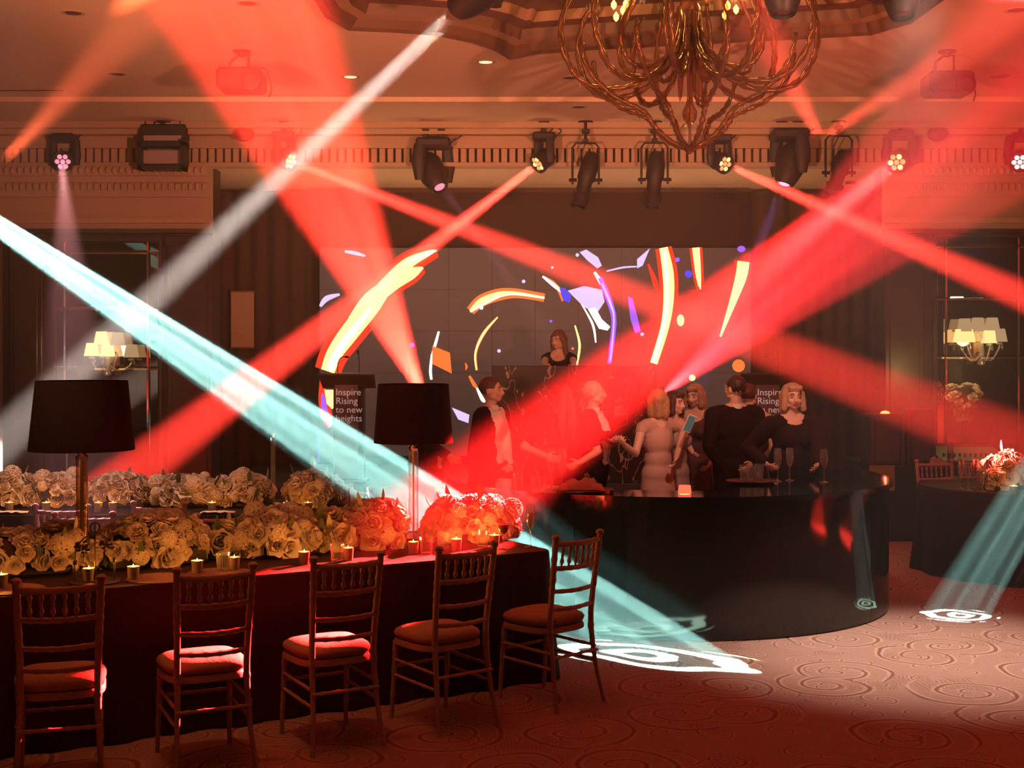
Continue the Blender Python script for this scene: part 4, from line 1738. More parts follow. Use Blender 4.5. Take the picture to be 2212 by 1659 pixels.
def flowers(loc, rz, L, W, H, nb, label, group, seed, hyd=.15, base=.07, size=1.0):
    """low planter box with a dome of blooms; L along local x"""
    t = thing('flower_arrangement', label, 'flowers', loc, rz, group)
    r_ = random.Random(seed)
    MB().box((-L * .42, -W * .28, 0), (L * .42, W * .28, base + .03), .008).build('planter', potm, t)
    MB().ball((0, 0, base + .03), (L * .43, W * .42, H * .42), 20, 10).build('moss', mossm, t, smooth='all')
    nb = int(nb * 1.35)
    placed = []
    tries = 0
    while len(placed) < nb and tries < nb * 60:
        tries += 1
        a = r_.uniform(0, 2 * PI)
        ph = math.asin(r_.uniform(-.38, 1))
        d = Vector((math.cos(a) * math.cos(ph), math.sin(a) * math.cos(ph), math.sin(ph)))
        p = Vector((d.x * (L / 2 - .03), d.y * (W / 2 - .03), base + .035 + d.z * (H - base - .06)))
        mind = .060 * size * (1 - tries / (nb * 90))
        if any((p - q).length < mind for q in placed):
            continue
        p = p + d * r_.uniform(-.012, .030)
        placed.append(p)
        nr = Vector((d.x * .9, d.y * 1.0, d.z * .9 + .25)).normalized()
        q = nr.to_track_quat('Z', 'Y').to_matrix().to_4x4()
        s_ = size * r_.uniform(.78, 1.42)
        h_ = r_.random() < hyd
        me = r_.choice(HYD) if h_ else r_.choice(ROSES)
        inst(me, 'bloom', t, Matrix.Translation(p) @ q @ Matrix.Rotation(r_.uniform(0, 6), 4, 'Z') @ Matrix.Scale(s_, 4))
    for i in range(7):
        p = Vector(r_.choice(placed))
        d = Vector((p.x, p.y, .1)).normalized()
        q = (d + Vector((r_.uniform(-.4, .4), r_.uniform(-.4, .4), r_.uniform(0, .9)))).to_track_quat('Z', 'Y').to_matrix().to_4x4()
        inst(LEAF if i % 3 else LEAFW, 'leaf', t, Matrix.Translation(p) @ q @ Matrix.Scale(r_.uniform(.8, 1.25), 4))
    return t


def on_table(px, off):
    """point on the near table at column px, off m behind its near edge"""
    b = TP + TN * off
    r = (px - 1106) / F
    s_ = (r * b.y - b.x) / (TU.x - r * TU.y)
    p = b + TU * s_
    return Vector((p.x, p.y, TH))


GF = 'white flower arrangements along the near table'
FL = [(12, .60, .36, .23, 26, 'low white flower arrangement cut by the left frame edge on the near table'),
      (118, .50, .38, .235, 26, 'dim amber flower arrangement between the left edge and the left lamp stem'),
      (332, .62, .40, .275, 38, 'broad flower arrangement right of the left lamp stem with glowing lower blooms'),
      (480, .16, .20, .18, 8, 'small pale bunch between the two broad arrangements'),
      (592, .56, .40, .255, 34, 'tawny flower arrangement behind the second chair, candle glow on its right'),
      (722, .30, .34, .235, 18, 'flower bunch turning red above the ribbed tumbler'),
      (808, .40, .38, .275, 28, 'bright red-lit flower arrangement just left of the right lamp stem'),
      (1018, .66, .42, .265, 44, 'large red-lit flower arrangement at the bar end of the near table')]
for i, (px, L, W, H, nb, lb) in enumerate(FL):
    p = on_table(px, .66)
    flowers(p, TA, L, W, H, nb, lb, GF, 20 + i, .14)
GB = 'white flower arrangements along the rear table'
for i, (px, L, nb, lb) in enumerate(((10, .62, 20, 'white flower arrangement of the rear table at the left frame edge'),
                                     (128, .50, 18, 'white flower arrangement of the rear table left of the left lamp stem'),
                                     (258, .50, 18, 'rear table flower arrangement just right of the left lamp stem, pinkish'),
                                     (400, .52, 18, 'rear table flower arrangement in the middle, lit from below'),
                                     (530, .46, 18, 'cream rear table flower arrangement left of the thin glass lamp column'),
                                     (680, .46, 18, 'pale rear table flower arrangement inside the teal beam'))):
    D = 10.15
    flowers(Vector(((px - 1106) / F * D, D, TH)), 0, L, .34, .245, int(nb * 1.5), lb, GB, 60 + i, .1)
flowers(Vector((4.24, 11.5, TH)), .3, .46, .42, .32, 30, 'red-lit flower arrangement on the round table at the right edge', 'flower arrangements on the right', 81, .1)


# tall cone bouquet on the sideboard
t = thing('tall_bouquet', 'yellow-lit cone of white flowers in front of the right mirror', 'flowers', P(2082, 905, 15.0))
r_ = random.Random(5)
MB().lathe([(.10, -.42), (.10, -.40), (.03, -.36), (.025, -.1), (.06, -.02), (.02, 0)], 14).build('vase', potm, t, smooth=True)
MB().lathe([(.02, 0), (.10, .15), (.17, .32), (.12, .36), (.001, .38)], 14).build('moss', mossm, t)
placed = []
while len(placed) < 80:
    a = r_.uniform(0, 2 * PI)
    z = r_.uniform(.02, .38)
    rr_ = .03 + .16 * min(1, z / .3) * (1 if z < .3 else r_.uniform(.1, 1))
    p = Vector((rr_ * math.cos(a), rr_ * math.sin(a), z))
    placed.append(p)
    q = Vector((p.x, p.y, .1 + (z > .28) * .3)).normalized().to_track_quat('Z', 'Y').to_matrix().to_4x4()
    inst(r_.choice(ROSES), 'bloom', t, Matrix.Translation(p) @ q)
l = bpy.data.lights.new('bouquet_fill', 'POINT')  # added lamp with no fixture, casts yellow light on the bouquet
l.energy = 12
l.color = (1, .62, .2)
l.shadow_soft_size = .05
o = bpy.data.objects.new('bouquet_fill', l)
C.objects.link(o)
o.location = P(2065, 800, 14.5)


# ------------------------------------------------------------ table lamps
def table_lamp(pt, px, r0, r1, y0, y1, D, label, dark):
    X = (px - 1106) / F * D
    zt_ = EYE - (y0 - HZ) / F * D
    zb_ = EYE - (y1 - HZ) / F * D
    t = thing('table_lamp', label, 'lamp', (X, pt.y, TH))
    s_ = MB()
    n_ = 40
    h0, h1 = zb_ - TH, zt_ - TH
    s_.open_lathe([(r1, h0), (r0, h1)], n_)
    s_.open_lathe([(r0 - .006, h1), (r1 - .006, h0)], n_)
    s_.open_lathe([(r0, h1), (r0 - .006, h1)], n_)
    s_.open_lathe([(r1, h0), (r1 - .006, h0)], n_)
    s_.build('lamp_shade', shadecloth, t, smooth=True)
    sp_ = MB()
    for k_ in range(3):
        a = k_ * 2 * PI / 3
        sp_.cyl((0, 0, h1 - .03), ((r0 - .006) * math.cos(a), (r0 - .006) * math.sin(a), h1 - .03), .003, n=6)
    sp_.build('shade_ring', chrome, t)
    MB().lathe([(.085, .002), (.085, .018), (.05, .026), (.03, .04)], 24).build('base', chrome, t, smooth=True)
    MB().lathe([(.001, h0 - .055), (.03, h0 - .05), (.034, h0 - .035), (.018, h0 - .02), (.012, h0 + .04), (.012, h0 + .10)], 16).build('cap', black if dark else chrome, t, smooth=True)
    MB().open_lathe([(.030, .04), (.030, h0 - .05)], 20).build('glass_column', amber if dark else glass, t, smooth='all')
    MB().cyl((0, 0, .03), (0, 0, h0 - .04), .011 if dark else .005, n=8).build('rod', black if dark else gold, t)
    MB().cyl((0, 0, h0 + .08), (0, 0, h1 - .03), .004, n=6).ball((0, 0, h0 + .2), (.03, .03, .045), 12, 8).build('bulb', mat('bulb_off', (.5, .45, .4), .3), t)
    return t


table_lamp(Vector((0, 7.0, 0)), 177, .232, .268, 822, 972, 7.0, 'table lamp with a large black shade and dark-cored glass stem on the left', True)
table_lamp(Vector((0, 8.25, 0)), 893, .217, .243, 829, 956, 8.25, 'table lamp with a black shade and clear glass stem, nearer the bar', False)
# slim glass column of a rear table lamp seen at 590 px
D = 10.15
p = Vector(((590 - 1106) / F * D, D, TH))
t = thing('glass_column', 'slim clear glass column standing among the rear flowers', 'lamp', p)
MB().lathe([(.07, 0), (.07, .015), (.03, .03)], 18).build('base', chrome, t)
MB().open_lathe([(.018, .03), (.018, .52)], 16).build('tube', glass, t, smooth='all')
MB().lathe([(.022, .52), (.022, .54), (.001, .55)], 14).build('cap', chrome, t)


# ------------------------------------------------------------ glassware and candles
def flute(name='champagne_flute', fill=.5):
    t = bpy.data.objects.new(name, None)
    C.objects.link(t)
    MB().lathe([(.034, 0), (.034, .002), (.008, .008), (.0042, .02), (.0038, .09), (.006, .10)], 18).build('stem', glass, t, smooth='all')
    MB().open_lathe([(.004, .10), (.016, .115), (.026, .145), (.0285, .175), (.026, .215), (.0225, .245)], 20).build('bowl', glass, t, smooth='all')
    if fill:
        MB().lathe([(.003, .103), (.014, .116), (.0245, .145), (.0272, .175), (.0268, .19)], 18).build('wine', champagne, t, smooth=True)
    return t


def put(proto, used, loc, label, cat, group, sc_=1.0, rz=0):
    if not used[0]:
        used[0] = True
        proto.location = loc
        proto.rotation_euler = (0, 0, rz)
        tag(proto, label, cat, group)
        o = proto
    else:
        o = dup(proto, loc, rz, label, group)
        o['category'] = cat
    o.scale = (sc_,) * 3
    return o


fl_full = flute('champagne_flute', 1)
uf = [False]
fl_empty = flute('champagne_flute', 0)
ue = [False]
BZ = .955
put(fl_full, uf, on_table(1146, .18), 'half full champagne flute alone at the bar end of the near table', 'glass', 'flutes', 1.05)
put(fl_empty, ue, on_table(1112, .66), 'tall empty flute right behind the large red-lit flowers', 'glass', 'flutes', 1.1)


def tumbler(name, r, h, ribs, m_=None):
    t = bpy.data.objects.new(name, None)
    C.objects.link(t)
    if ribs:
        mb = MB()
        n_ = 40
        vs = []
        for rr_, z in ((r * .8, 0), (r * .86, h * .3), (r, h)):
            for i in range(n_):
                q = rr_ * (1 + .05 * (i % 2))
                vs.append((q * math.cos(2 * PI * i / n_), q * math.sin(2 * PI * i / n_), z))
        mb.add(vs, [(a * n_ + i, a * n_ + (i + 1) % n_, (a + 1) * n_ + (i + 1) % n_, (a + 1) * n_ + i) for a in range(2) for i in range(n_)])
        mb.build('cup', m_ or glass, t)
    else:
        MB().open_lathe([(r * .82, 0), (r * .9, h * .3), (r, h)], 24).build('cup', m_ or glass, t, smooth='all')
    MB().lathe([(r * .8, 0), (r * .8, .012)], 20).build('foot', m_ or glass, t)
    return t


rt = tumbler('ribbed_tumbler', .036, .10, True)
ur = [False]
for px, off, lb in ((482, .20, 'ribbed glass tumbler below the small pale flower bunch'), (728, .22, 'ribbed tumbler behind the middle chair'),
                    (921, .22, 'ribbed tumbler at the foot of the right lamp stem, left one'), (957, .34, 'ribbed tumbler right of the lamp stem behind the chair post'),
                    (1042, .30, 'ribbed tumbler in front of the large red-lit flowers')):
    put(rt, ur, on_table(px, off), lb, 'glass', 'ribbed tumblers on the near table', 1.0)

# wine glass with red wine
t = thing('wine_glass', 'small stemmed glass of red wine in front of the large red-lit flowers', 'glass', on_table(1088, .18))
MB().lathe([(.034, 0), (.034, .002), (.006, .008), (.004, .02), (.004, .085)], 18).build('stem', glass, t, smooth='all')
MB().open_lathe([(.004, .085), (.02, .10), (.034, .13), (.037, .155)], 20).build('bowl', glass, t, smooth='all')
MB().lathe([(.003, .088), (.019, .101), (.032, .13), (.034, .145)], 18).build('wine', mat('red_wine', (.10, .005, .008), .1), t, smooth=True)


def votive_cup():
    t = bpy.data.objects.new('votive_candle', None)
    C.objects.link(t)
    MB().lathe([(.001, .001), (.026, .001), (.031, .07), (.028, .07), (.024, .03), (.001, .03)], 20).build('cup', votive, t, smooth=True)
    MB().lathe([(.026, .052), (.026, .06), (.001, .062)], 16).build('wax', wax, t)
    MB().lathe([(.001, .06), (.004, .066), (.001, .082)], 6).build('flame', emis('flame', (1, .6, .2), 12), t, smooth=True)
    return t


vc = votive_cup()
uv = [False]


def candle(loc, label, group, e=.5, size=1.0):
    put(vc, uv, loc, label, 'candle', group, size)
    l = bpy.data.lights.new('candle_light', 'POINT')
    l.energy = e * 1.3
    l.color = (1, .31, .045)
    l.shadow_soft_size = .012
    o = bpy.data.objects.new('candle_light', l)
    C.objects.link(o)
    o.location = Vector(loc) + Vector((0, .0, .085 * size))


GV = 'votive candles on the near table'
for px, off, lb, e in ((3, .24, 'votive candle at the left frame edge of the near table', 1.6), (192, .22, 'votive candle inside the wrought iron stand', 1.2),
                       (288, .17, 'votive candle under the broad flowers, left of the second chair', 1.7), (426, .20, 'votive candle above the second chair back', 2.0),
                       (506, .22, 'votive candle right of the ribbed tumbler behind the second chair', .6), (657, .22, 'votive candle above the left post of the middle chair', 2.2),
                       (752, .24, 'votive candle right of the ribbed tumbler behind the middle chair', .9), (893, .28, 'votive candle at the foot of the right lamp', 1.0),
                       (986, .26, 'votive candle behind the fourth chair back', 2.0), (1068, .30, 'votive candle left of the wine glass', 1.8)):
    candle(on_table(px, off), lb, GV, e)
GV2 = 'votive candles on the rear table'
for px, lb, e in ((20, 'rear table votive at the left frame edge', 1.0), (100, 'rear table votive left of the left lamp stem', 1.3), (212, 'rear table votive right of the left lamp stem', .6), (244, 'rear table votive beside the lamp stem, right one of two', .6),
                  (458, 'rear table votive glass in the middle of the table', 1.4), (620, 'rear table votive right of the thin column', 1.0), (665, 'rear table votive under the pale flowers', .5)):
    D = 9.75
    candle(Vector(((px - 1106) / F * D, D, TH)), lb, GV2, e)

# wrought iron stand
t = thing('iron_stand', 'small black wrought iron stand with an arch and ring by the left lamp', 'stand', on_table(205, .20), TA)
a_ = [(-.095, 0, .0), (-.095, 0, .14), (-.075, 0, .20), (0, 0, .245), (.075, 0, .20), (.095, 0, .14), (.095, 0, 0)]
MB().tube(smooth_pts([list(p) for p in a_], 5), .0035, 6).build('arch', black, t, smooth='all')
MB().tube([(.024 * math.cos(i * PI / 9), 0, .272 + .024 * math.sin(i * PI / 9)) for i in range(18)], .0035, 6, closed=True).build('ring', black, t, smooth='all')
MB().cyl((0, 0, .012), (0, 0, .30), .003, n=6).build('rod', black, t)
for q in (-1, 1):
    r_ = random.Random(q)
    m_ = MB()
    for i in range(9):
        c_ = Vector((q * .06 + r_.uniform(-.03, .03), r_.uniform(-.012, .012), .185 + r_.uniform(-.022, .022)))
        m_.ball(c_, (.014, .006, .009), 6, 4)
    m_.build('leaf_cluster', black, t)
    MB().ball((q * .095, 0, .105), (.012, .012, .014), 8, 6).build('knob', black, t)
MB().lathe([(.11, 0), (.125, .006), (.12, .010), (.001, .008)], 28).build('tray', black, t, smooth=True)

# placemats
pm_ = mat('placemat', (.18, .10, .065), .6, bump=(80, .4))
for px, off, lb in ((18, .16, 'round bronze placemat at the left frame edge of the near table'), (345, .12, 'round bronze placemat between the first and second chairs'), (475, .13, 'round bronze placemat behind the second chair back')):
    p = on_table(px, off + .03)
    o = MB().lathe([(.165, 0), (.168, .003), (.16, .005), (.001, .005)], 40).build('placemat', pm_, loc=p + Vector((0, 0, .001)))
    tag(o, lb, 'placemat', 'placemats on the near table')

# white plates / napkins on rear table
for px, y, lb in ((22, 1108, 'folded pale napkin at the left end of the rear table'), (470, 1122, 'folded pale napkin in front of the rear table flowers')):
    D = 9.64
    p = Vector(((px - 1106) / F * D, D, TH))
    m_ = MB()
    r_ = random.Random(px)
    vs = []
    for i in range(9):
        for j in range(5):
            vs.append((-.12 + .03 * i, -.05 + .025 * j, .003 + .012 * abs(math.sin(i * 1.3 + j)) + (.006 if 0 < i < 8 else 0)))
    m_.add(vs, [(i * 5 + j, i * 5 + j + 1, i * 5 + j + 6, i * 5 + j + 5) for i in range(8) for j in range(4)])
    o = m_.build('napkin', shirt, loc=p, smooth='all', fixn=False)
    tag(o, lb, 'napkin', 'napkins on the rear table')

# ------------------------------------------------------------ glossy curved bar
BH = .955
BC = (1.2, 10.52)
BR = 1.72
front = [(BC[0] + BR * math.cos(math.radians(a_)), BC[1] + BR * math.sin(math.radians(a_))) for a_ in range(190, 381, 10)]
back = [(BC[0] + 1.27 * math.cos(math.radians(20)), BC[1] + 1.27 * math.sin(math.radians(20))), (2.40, 10.40), (2.30, 10.27), (2.0, 10.22), (1.75, 10.05), (1.5, 9.55)] + [(BC[0] + 1.27 * math.cos(math.radians(a_)), BC[1] + 1.27 * math.sin(math.radians(a_))) for a_ in range(275, 189, -10)]
fs_ = smooth_pts([list(p) for p in front], 5)
bs_ = smooth_pts([list(p) for p in back], 4)
bar = thing('bar_counter', 'curved glossy black bar counter on the dance floor', 'bar', (1.2, 10.4, 0))


def L2(p):
    return (p[0] - 1.2, p[1] - 10.4)


poly = [L2(p) for p in fs_] + [L2(p) for p in bs_]
MB().prism(poly, BH - .035, BH).build('worktop', gloss, bar)
# fascia: curved panels with thin seams between
insetf = []
for i, p in enumerate(fs_):
    a = fs_[max(i - 1, 0)]
    b = fs_[min(i + 1, len(fs_) - 1)]
    t_ = Vector((b[0] - a[0], b[1] - a[1])).normalized()
    insetf.append((p[0] - t_.y * .03, p[1] + t_.x * .03))
per = [0]
for i in range(1, len(insetf)):
    per.append(per[-1] + math.dist(insetf[i], insetf[i - 1]))
seams = [0, 1.55, 3.9, 4.9, per[-1]]
for k_ in range(len(seams) - 1):
    s0, s1 = seams[k_] + .002, seams[k_ + 1] - .002
    run = []
    m_ = 30
    for j in range(m_ + 1):
        s = s0 + (s1 - s0) * j / m_
        i = max(1, next((q for q in range(1, len(per)) if per[q] >= s), len(per) - 1))
        f_ = (s - per[i - 1]) / max(1e-6, per[i] - per[i - 1])
        f_ = min(1, max(0, f_))
        x = insetf[i - 1][0] + (insetf[i][0] - insetf[i - 1][0]) * f_
        y = insetf[i - 1][1] + (insetf[i][1] - insetf[i - 1][1]) * f_
        t_ = Vector((insetf[i][0] - insetf[i - 1][0], insetf[i][1] - insetf[i - 1][1])).normalized()
        run.append((x, y, -t_.y, t_.x))
    vs = []
    for x, y, nx_, ny_ in run:
        X, Y = L2((x, y))
        vs += [(X, Y, .01), (X, Y, BH - .036), (X + nx_ * .02, Y + ny_ * .02, .01), (X + nx_ * .02, Y + ny_ * .02, BH - .036)]
    fs = []
    for j in range(m_):
        a = j * 4
        b = a + 4
        fs += [(a, b, b + 1, a + 1), (a + 2, a + 3, b + 3, b + 2), (a, a + 2, b + 2, b), (a + 1, b + 1, b + 3, a + 3)]
    fs += [(0, 1, 3, 2), (m_ * 4, m_ * 4 + 2, m_ * 4 + 3, m_ * 4 + 1)]
    MB().add(vs, fs).build('fascia_panel', gloss, bar, smooth=True)

# things on the bar
BZ = BH + .001


def on_bar(px, y):
    p = PZ(px, y, BZ)
    return p


for px, y, full, lb in ((1680, 1040, 0, 'champagne flute on the bar right of the tumbler tray, left one'), (1706, 1038, 0, 'champagne flute on the bar left of the resting hand'),
                        (1780, 1042, 1, 'champagne flute with a glint of wine right of the resting hand')):
    put(fl_full if full else fl_empty, uf if full else ue, on_bar(px, y), lb, 'glass', 'flutes on the bar', 1.0)
for px, y, lb in ((1190, 1056, 'champagne flute behind the tumblers at the left end of the bar, left one'), (1214, 1058, 'champagne flute at the left end of the bar, nearer the napkins')):
    put(fl_empty, ue, on_bar(px, y) + Vector((0, 0, 0)), lb, 'glass', 'flutes on the bar', 1.15)
tb = tumbler('tumbler', .036, .115, False)
ut = [False]
for px, y, lb in ((1119, 1058, 'tumbler at the far left end of the bar above the flowers'), (1158, 1064, 'tall tumbler at the left end of the bar, left of the pair'), (1184, 1065, 'tall tumbler at the left end of the bar, right of the pair'),
                  (1608, 1041, 'tumbler on the black tray, left one'), (1622, 1043, 'tumbler on the black tray, middle one'), (1640, 1039, 'tumbler on the black tray, right one')):
    put(tb, ut, on_bar(px, y) + Vector((0, 0, .012 if px > 1500 else 0)), lb, 'glass', 'tumblers on the bar', 1.0)


def tray(px, y, r, label):
    o = MB().lathe([(r - .01, 0), (r, .004), (r + .012, .018), (r + .006, .018), (r - .006, .008), (.001, .008)], 36).build('tray', blackp, loc=on_bar(px, y), smooth=True)
    tag(o, label, 'tray')
    return o


tray(1622, 1043, .17, 'round black tray holding three tumblers on the bar')
tray(1262, 1062, .19, 'round black tray holding a crumpled napkin pile on the bar')


def crumple(loc, L, W, H, label, m_, seed, name='crumpled_napkin'):
    mb = MB()
    vs = []
    n1, n2 = 22, 14
    for i in range(n1 + 1):
        for j in range(n2 + 1):
            u_ = i / n1 * 2 - 1
            v = j / n2 * 2 - 1
            e = max(0, 1 - u_ * u_) * max(0, 1 - v * v)
            nz = noise.noise(Vector((u_ * 2.6 + seed, v * 2.6, seed)))
            vs.append((u_ * L / 2 * (1 + .15 * nz), v * W / 2 * (1 + .2 * noise.noise(Vector((v * 3, u_ * 3, seed)))), max(.002, H * (e ** .6) * (.75 + .8 * nz))))
    mb.add(vs, [(i * (n2 + 1) + j, i * (n2 + 1) + j + 1, (i + 1) * (n2 + 1) + j + 1, (i + 1) * (n2 + 1) + j) for i in range(n1) for j in range(n2)])
    o = mb.build(name, m_, loc=loc, smooth='all', fixn=False)
    tag(o, label, 'napkin')


crumple(on_bar(1255, 1060) + Vector((0, 0, .010)), .30, .16, .09, 'crumpled pale napkin pile on the round tray', mat('napkin_cloth', (.45, .30, .26), .8), 3.1)
crumple(on_bar(1306, 1066), .07, .05, .03, 'small red crumpled napkin on the bar front edge', mat('red_napkin', (.8, .12, .08), .7), 7.7)
t = thing('tealight_holder', 'glowing red tealight holder on the bar front edge', 'candle', on_bar(1479, 1066))
MB().open_lathe([(.046, .002), (.040, .055)], 20).build('glass', emis('red_glow_glass', (1, .13, .06), 1.6), t, smooth='all')
MB().lathe([(.034, 0), (.034, .004), (.001, .012)], 16).build('wax', wax, t)
l = bpy.data.lights.new('tealight', 'POINT')
l.energy = .4
l.color = (1, .1, .04)
o = bpy.data.objects.new('tealight', l)
C.objects.link(o)
o.location = t.location + Vector((0, 0, .07))

# ------------------------------------------------------------ round table glassware
for px, y, lb in ((2076, 1052, 'wine glass on the round table, far left one'), (2092, 1056, 'wine glass on the round table, second one'), (2108, 1050, 'wine glass on the round table, third one'), (2122, 1058, 'wine glass on the round table next to the red flowers')):
    p = PZ(px, y + 4, TH)
    put(fl_empty, ue, p, lb, 'glass', 'glasses on the round table', 1.0)
candle(PZ(2190, 1068, TH), 'votive candle on the round table at the right frame edge', 'votive candles on the round table', 2.0)

# ------------------------------------------------------------ sound desk on the right
dz = EYE - (1003 - HZ) / F * 14.1
o = MB().box((3.75, 13.7, .005), (6.8, 15.2, dz), .01).build('sound_desk', cloth)
tag(o, 'black draped sound desk in front of the right mirror', 'desk')


def case(px0, px1, y0, y1, D, dep, label, name='speaker_case'):
    a = P(px0, y1, D)
    b = P(px1, y0, D)
    t = thing(name, label, 'case', ((a.x + b.x) / 2, D, dz + .001))
    w_ = (b.x - a.x) / 2
    h = b.z - dz
    MB().box((-w_, 0, 0), (w_, dep, h), .012).build('body', blackp, t)
    mt_ = mat('case_grille', (.06, .055, .06), .35)
    MB().box((-w_ + .05, -.008, .04), (w_ - .05, .0, h - .05), .003).build('front_panel', mt_, t)
    for q in (-1, 1):
        MB().box((q * (w_ - .02) - .018, -.012, .0), (q * (w_ - .02) + .018, .004, h), .004).build('edge_strip', mat('case_edge', (.09, .06, .045), .4, metal=.5), t)
    return t


case(1880, 1954, 895, 1003, 13.95, .4, 'boxy black case on the sound desk with a red-lit top, left one')
case(1958, 2022, 885, 1003, 14.0, .4, 'boxy black case on the sound desk, right one, dim')
t = thing('beacon_lamp', 'small glowing red light on top of the left black case', 'lamp', P(1912, 895, 14.15))
MB().lathe([(.05, .0), (.05, .012), (.04, .03), (.001, .04)], 16).build('lens', emis('beacon_red', (1, .16, .05), 5), t, smooth=True)
MB().lathe([(.06, -.002), (.06, .006)], 16).build('base', black, t)
l = bpy.data.lights.new('beacon', 'POINT')
l.energy = 1.6
l.color = (1, .06, .03)
o = bpy.data.objects.new('beacon', l)
C.objects.link(o)
o.location = P(1912, 880, 14.1)
o = MB().box((-.13, -.004, -.26), (.13, .0, .0)).build('paper_notice', mat('yellow_paper', (.26, .22, .07), .8), loc=P(1905, 1005, 13.68))
tag(o, 'dull yellow sheet hanging from the front of the sound desk', 'notice')
t = thing('mixing_console', 'low sound mixing console with pale edges on the sound desk', 'mixer', (P(2090, 960, 14.1).x, 14.1, dz + .001))
MB().add([(-.33, -.2, 0), (.36, -.2, 0), (.36, .25, 0), (-.33, .25, 0), (-.33, -.2, .05), (.36, -.2, .05), (.36, .25, .17), (-.33, .25, .17)],
         [(0, 3, 2, 1), (4, 5, 6, 7), (0, 1, 5, 4), (1, 2, 6, 5), (2, 3, 7, 6), (3, 0, 4, 7)]).build('body', blackp, t)
pe = mat('pale_metal', (.35, .25, .24), .4)
for zz in (.03,):
    MB().box((-.34, -.215, zz), (.37, -.2, zz + .025)).build('front_rail', pe, t)
MB().box((-.33, .25, .16), (.36, .265, .185)).build('rear_rail', pe, t)
for i in range(11):
    MB().box((-.27 + .055 * i, -.06, .095), (-.25 + .055 * i, -.03, .12)).build('fader', pe, t)
t = thing('bottle', 'clear bottle standing on the sound desk before the console', 'bottle', (P(2053, 960, 13.8).x, 13.8, dz + .001))
MB().open_lathe([(.032, 0), (.034, .14), (.028, .18), (.012, .22), (.012, .26)], 18).build('body', glassy('pinkish_glass', (.6, .45, .42), .05, .5), t, smooth='all')
MB().lathe([(.014, .25), (.014, .275)], 12).build('cap', pe, t)
crumple((P(2026, 995, 13.8).x, 13.8, dz + .002), .2, .12, .10, 'crumpled pale cloth beside the right black case', MATS['napkin_cloth'], 9.3, 'crumpled_cloth')

# ------------------------------------------------------------ people
def remesh(mb, voxel, smooth_it=2, name='body', fac=.5):
    me = bpy.data.meshes.new('tmp')
    me.from_pydata(mb.v, [], mb.f)
    o = bpy.data.objects.new('tmp', me)
    C.objects.link(o)
    bm = bmesh.new()
    bm.from_mesh(me)
    bmesh.ops.recalc_face_normals(bm, faces=bm.faces)
    bm.to_mesh(me)
    bm.free()
    m = o.modifiers.new('r', 'REMESH')
    m.mode = 'VOXEL'
    m.voxel_size = voxel
    if smooth_it:
        s = o.modifiers.new('s', 'SMOOTH')
        s.factor = fac
        s.iterations = smooth_it
    bpy.context.view_layer.update()
    out = bpy.data.meshes.new_from_object(o.evaluated_get(bpy.context.evaluated_depsgraph_get()))
    out.name = name
    bpy.data.objects.remove(o)
    bpy.data.meshes.remove(me)
    out.shade_smooth()
    return out


def from_mesh(me, name, m, parent):
    me.materials.clear()
    me.materials.append(m)
    o = bpy.data.objects.new(name, me)
    C.objects.link(o)
    o.parent = parent
    return o


def split_mesh(me, fn):
    """split faces by centre: fn(c) -> key (None drops the face)"""
    groups = {}
    co = [v.co.copy() for v in me.vertices]
    for p in me.polygons:
        k_ = fn(p.center)
        if k_ is None:
            continue
        groups.setdefault(k_, []).append(tuple(p.vertices))
    out = {}
    for k_, fs in groups.items():
        idx = {}
        vs = []
        nf = []
        for f in fs:
            g = []
            for i in f:
                if i not in idx:
                    idx[i] = len(vs)
                    vs.append(co[i])
                g.append(idx[i])
            nf.append(g)
        m = bpy.data.meshes.new(k_)
        m.from_pydata(vs, [], nf)
        m.shade_smooth()
        out[k_] = m
    return out


def ik(sh, tgt, l1, l2, pole):
    d = tgt - sh
    L = min(d.length, (l1 + l2) * .995)
    d = d.normalized()
    tgt = sh + d * L
    a = (l1 * l1 - l2 * l2 + L * L) / (2 * L)
    h = math.sqrt(max(0, l1 * l1 - a * a))
    pl = (pole - d * pole.dot(d))
    pl = pl.normalized() if pl.length > 1e-5 else Vector((0, 1, 0))
    return sh + d * a + pl * h, tgt


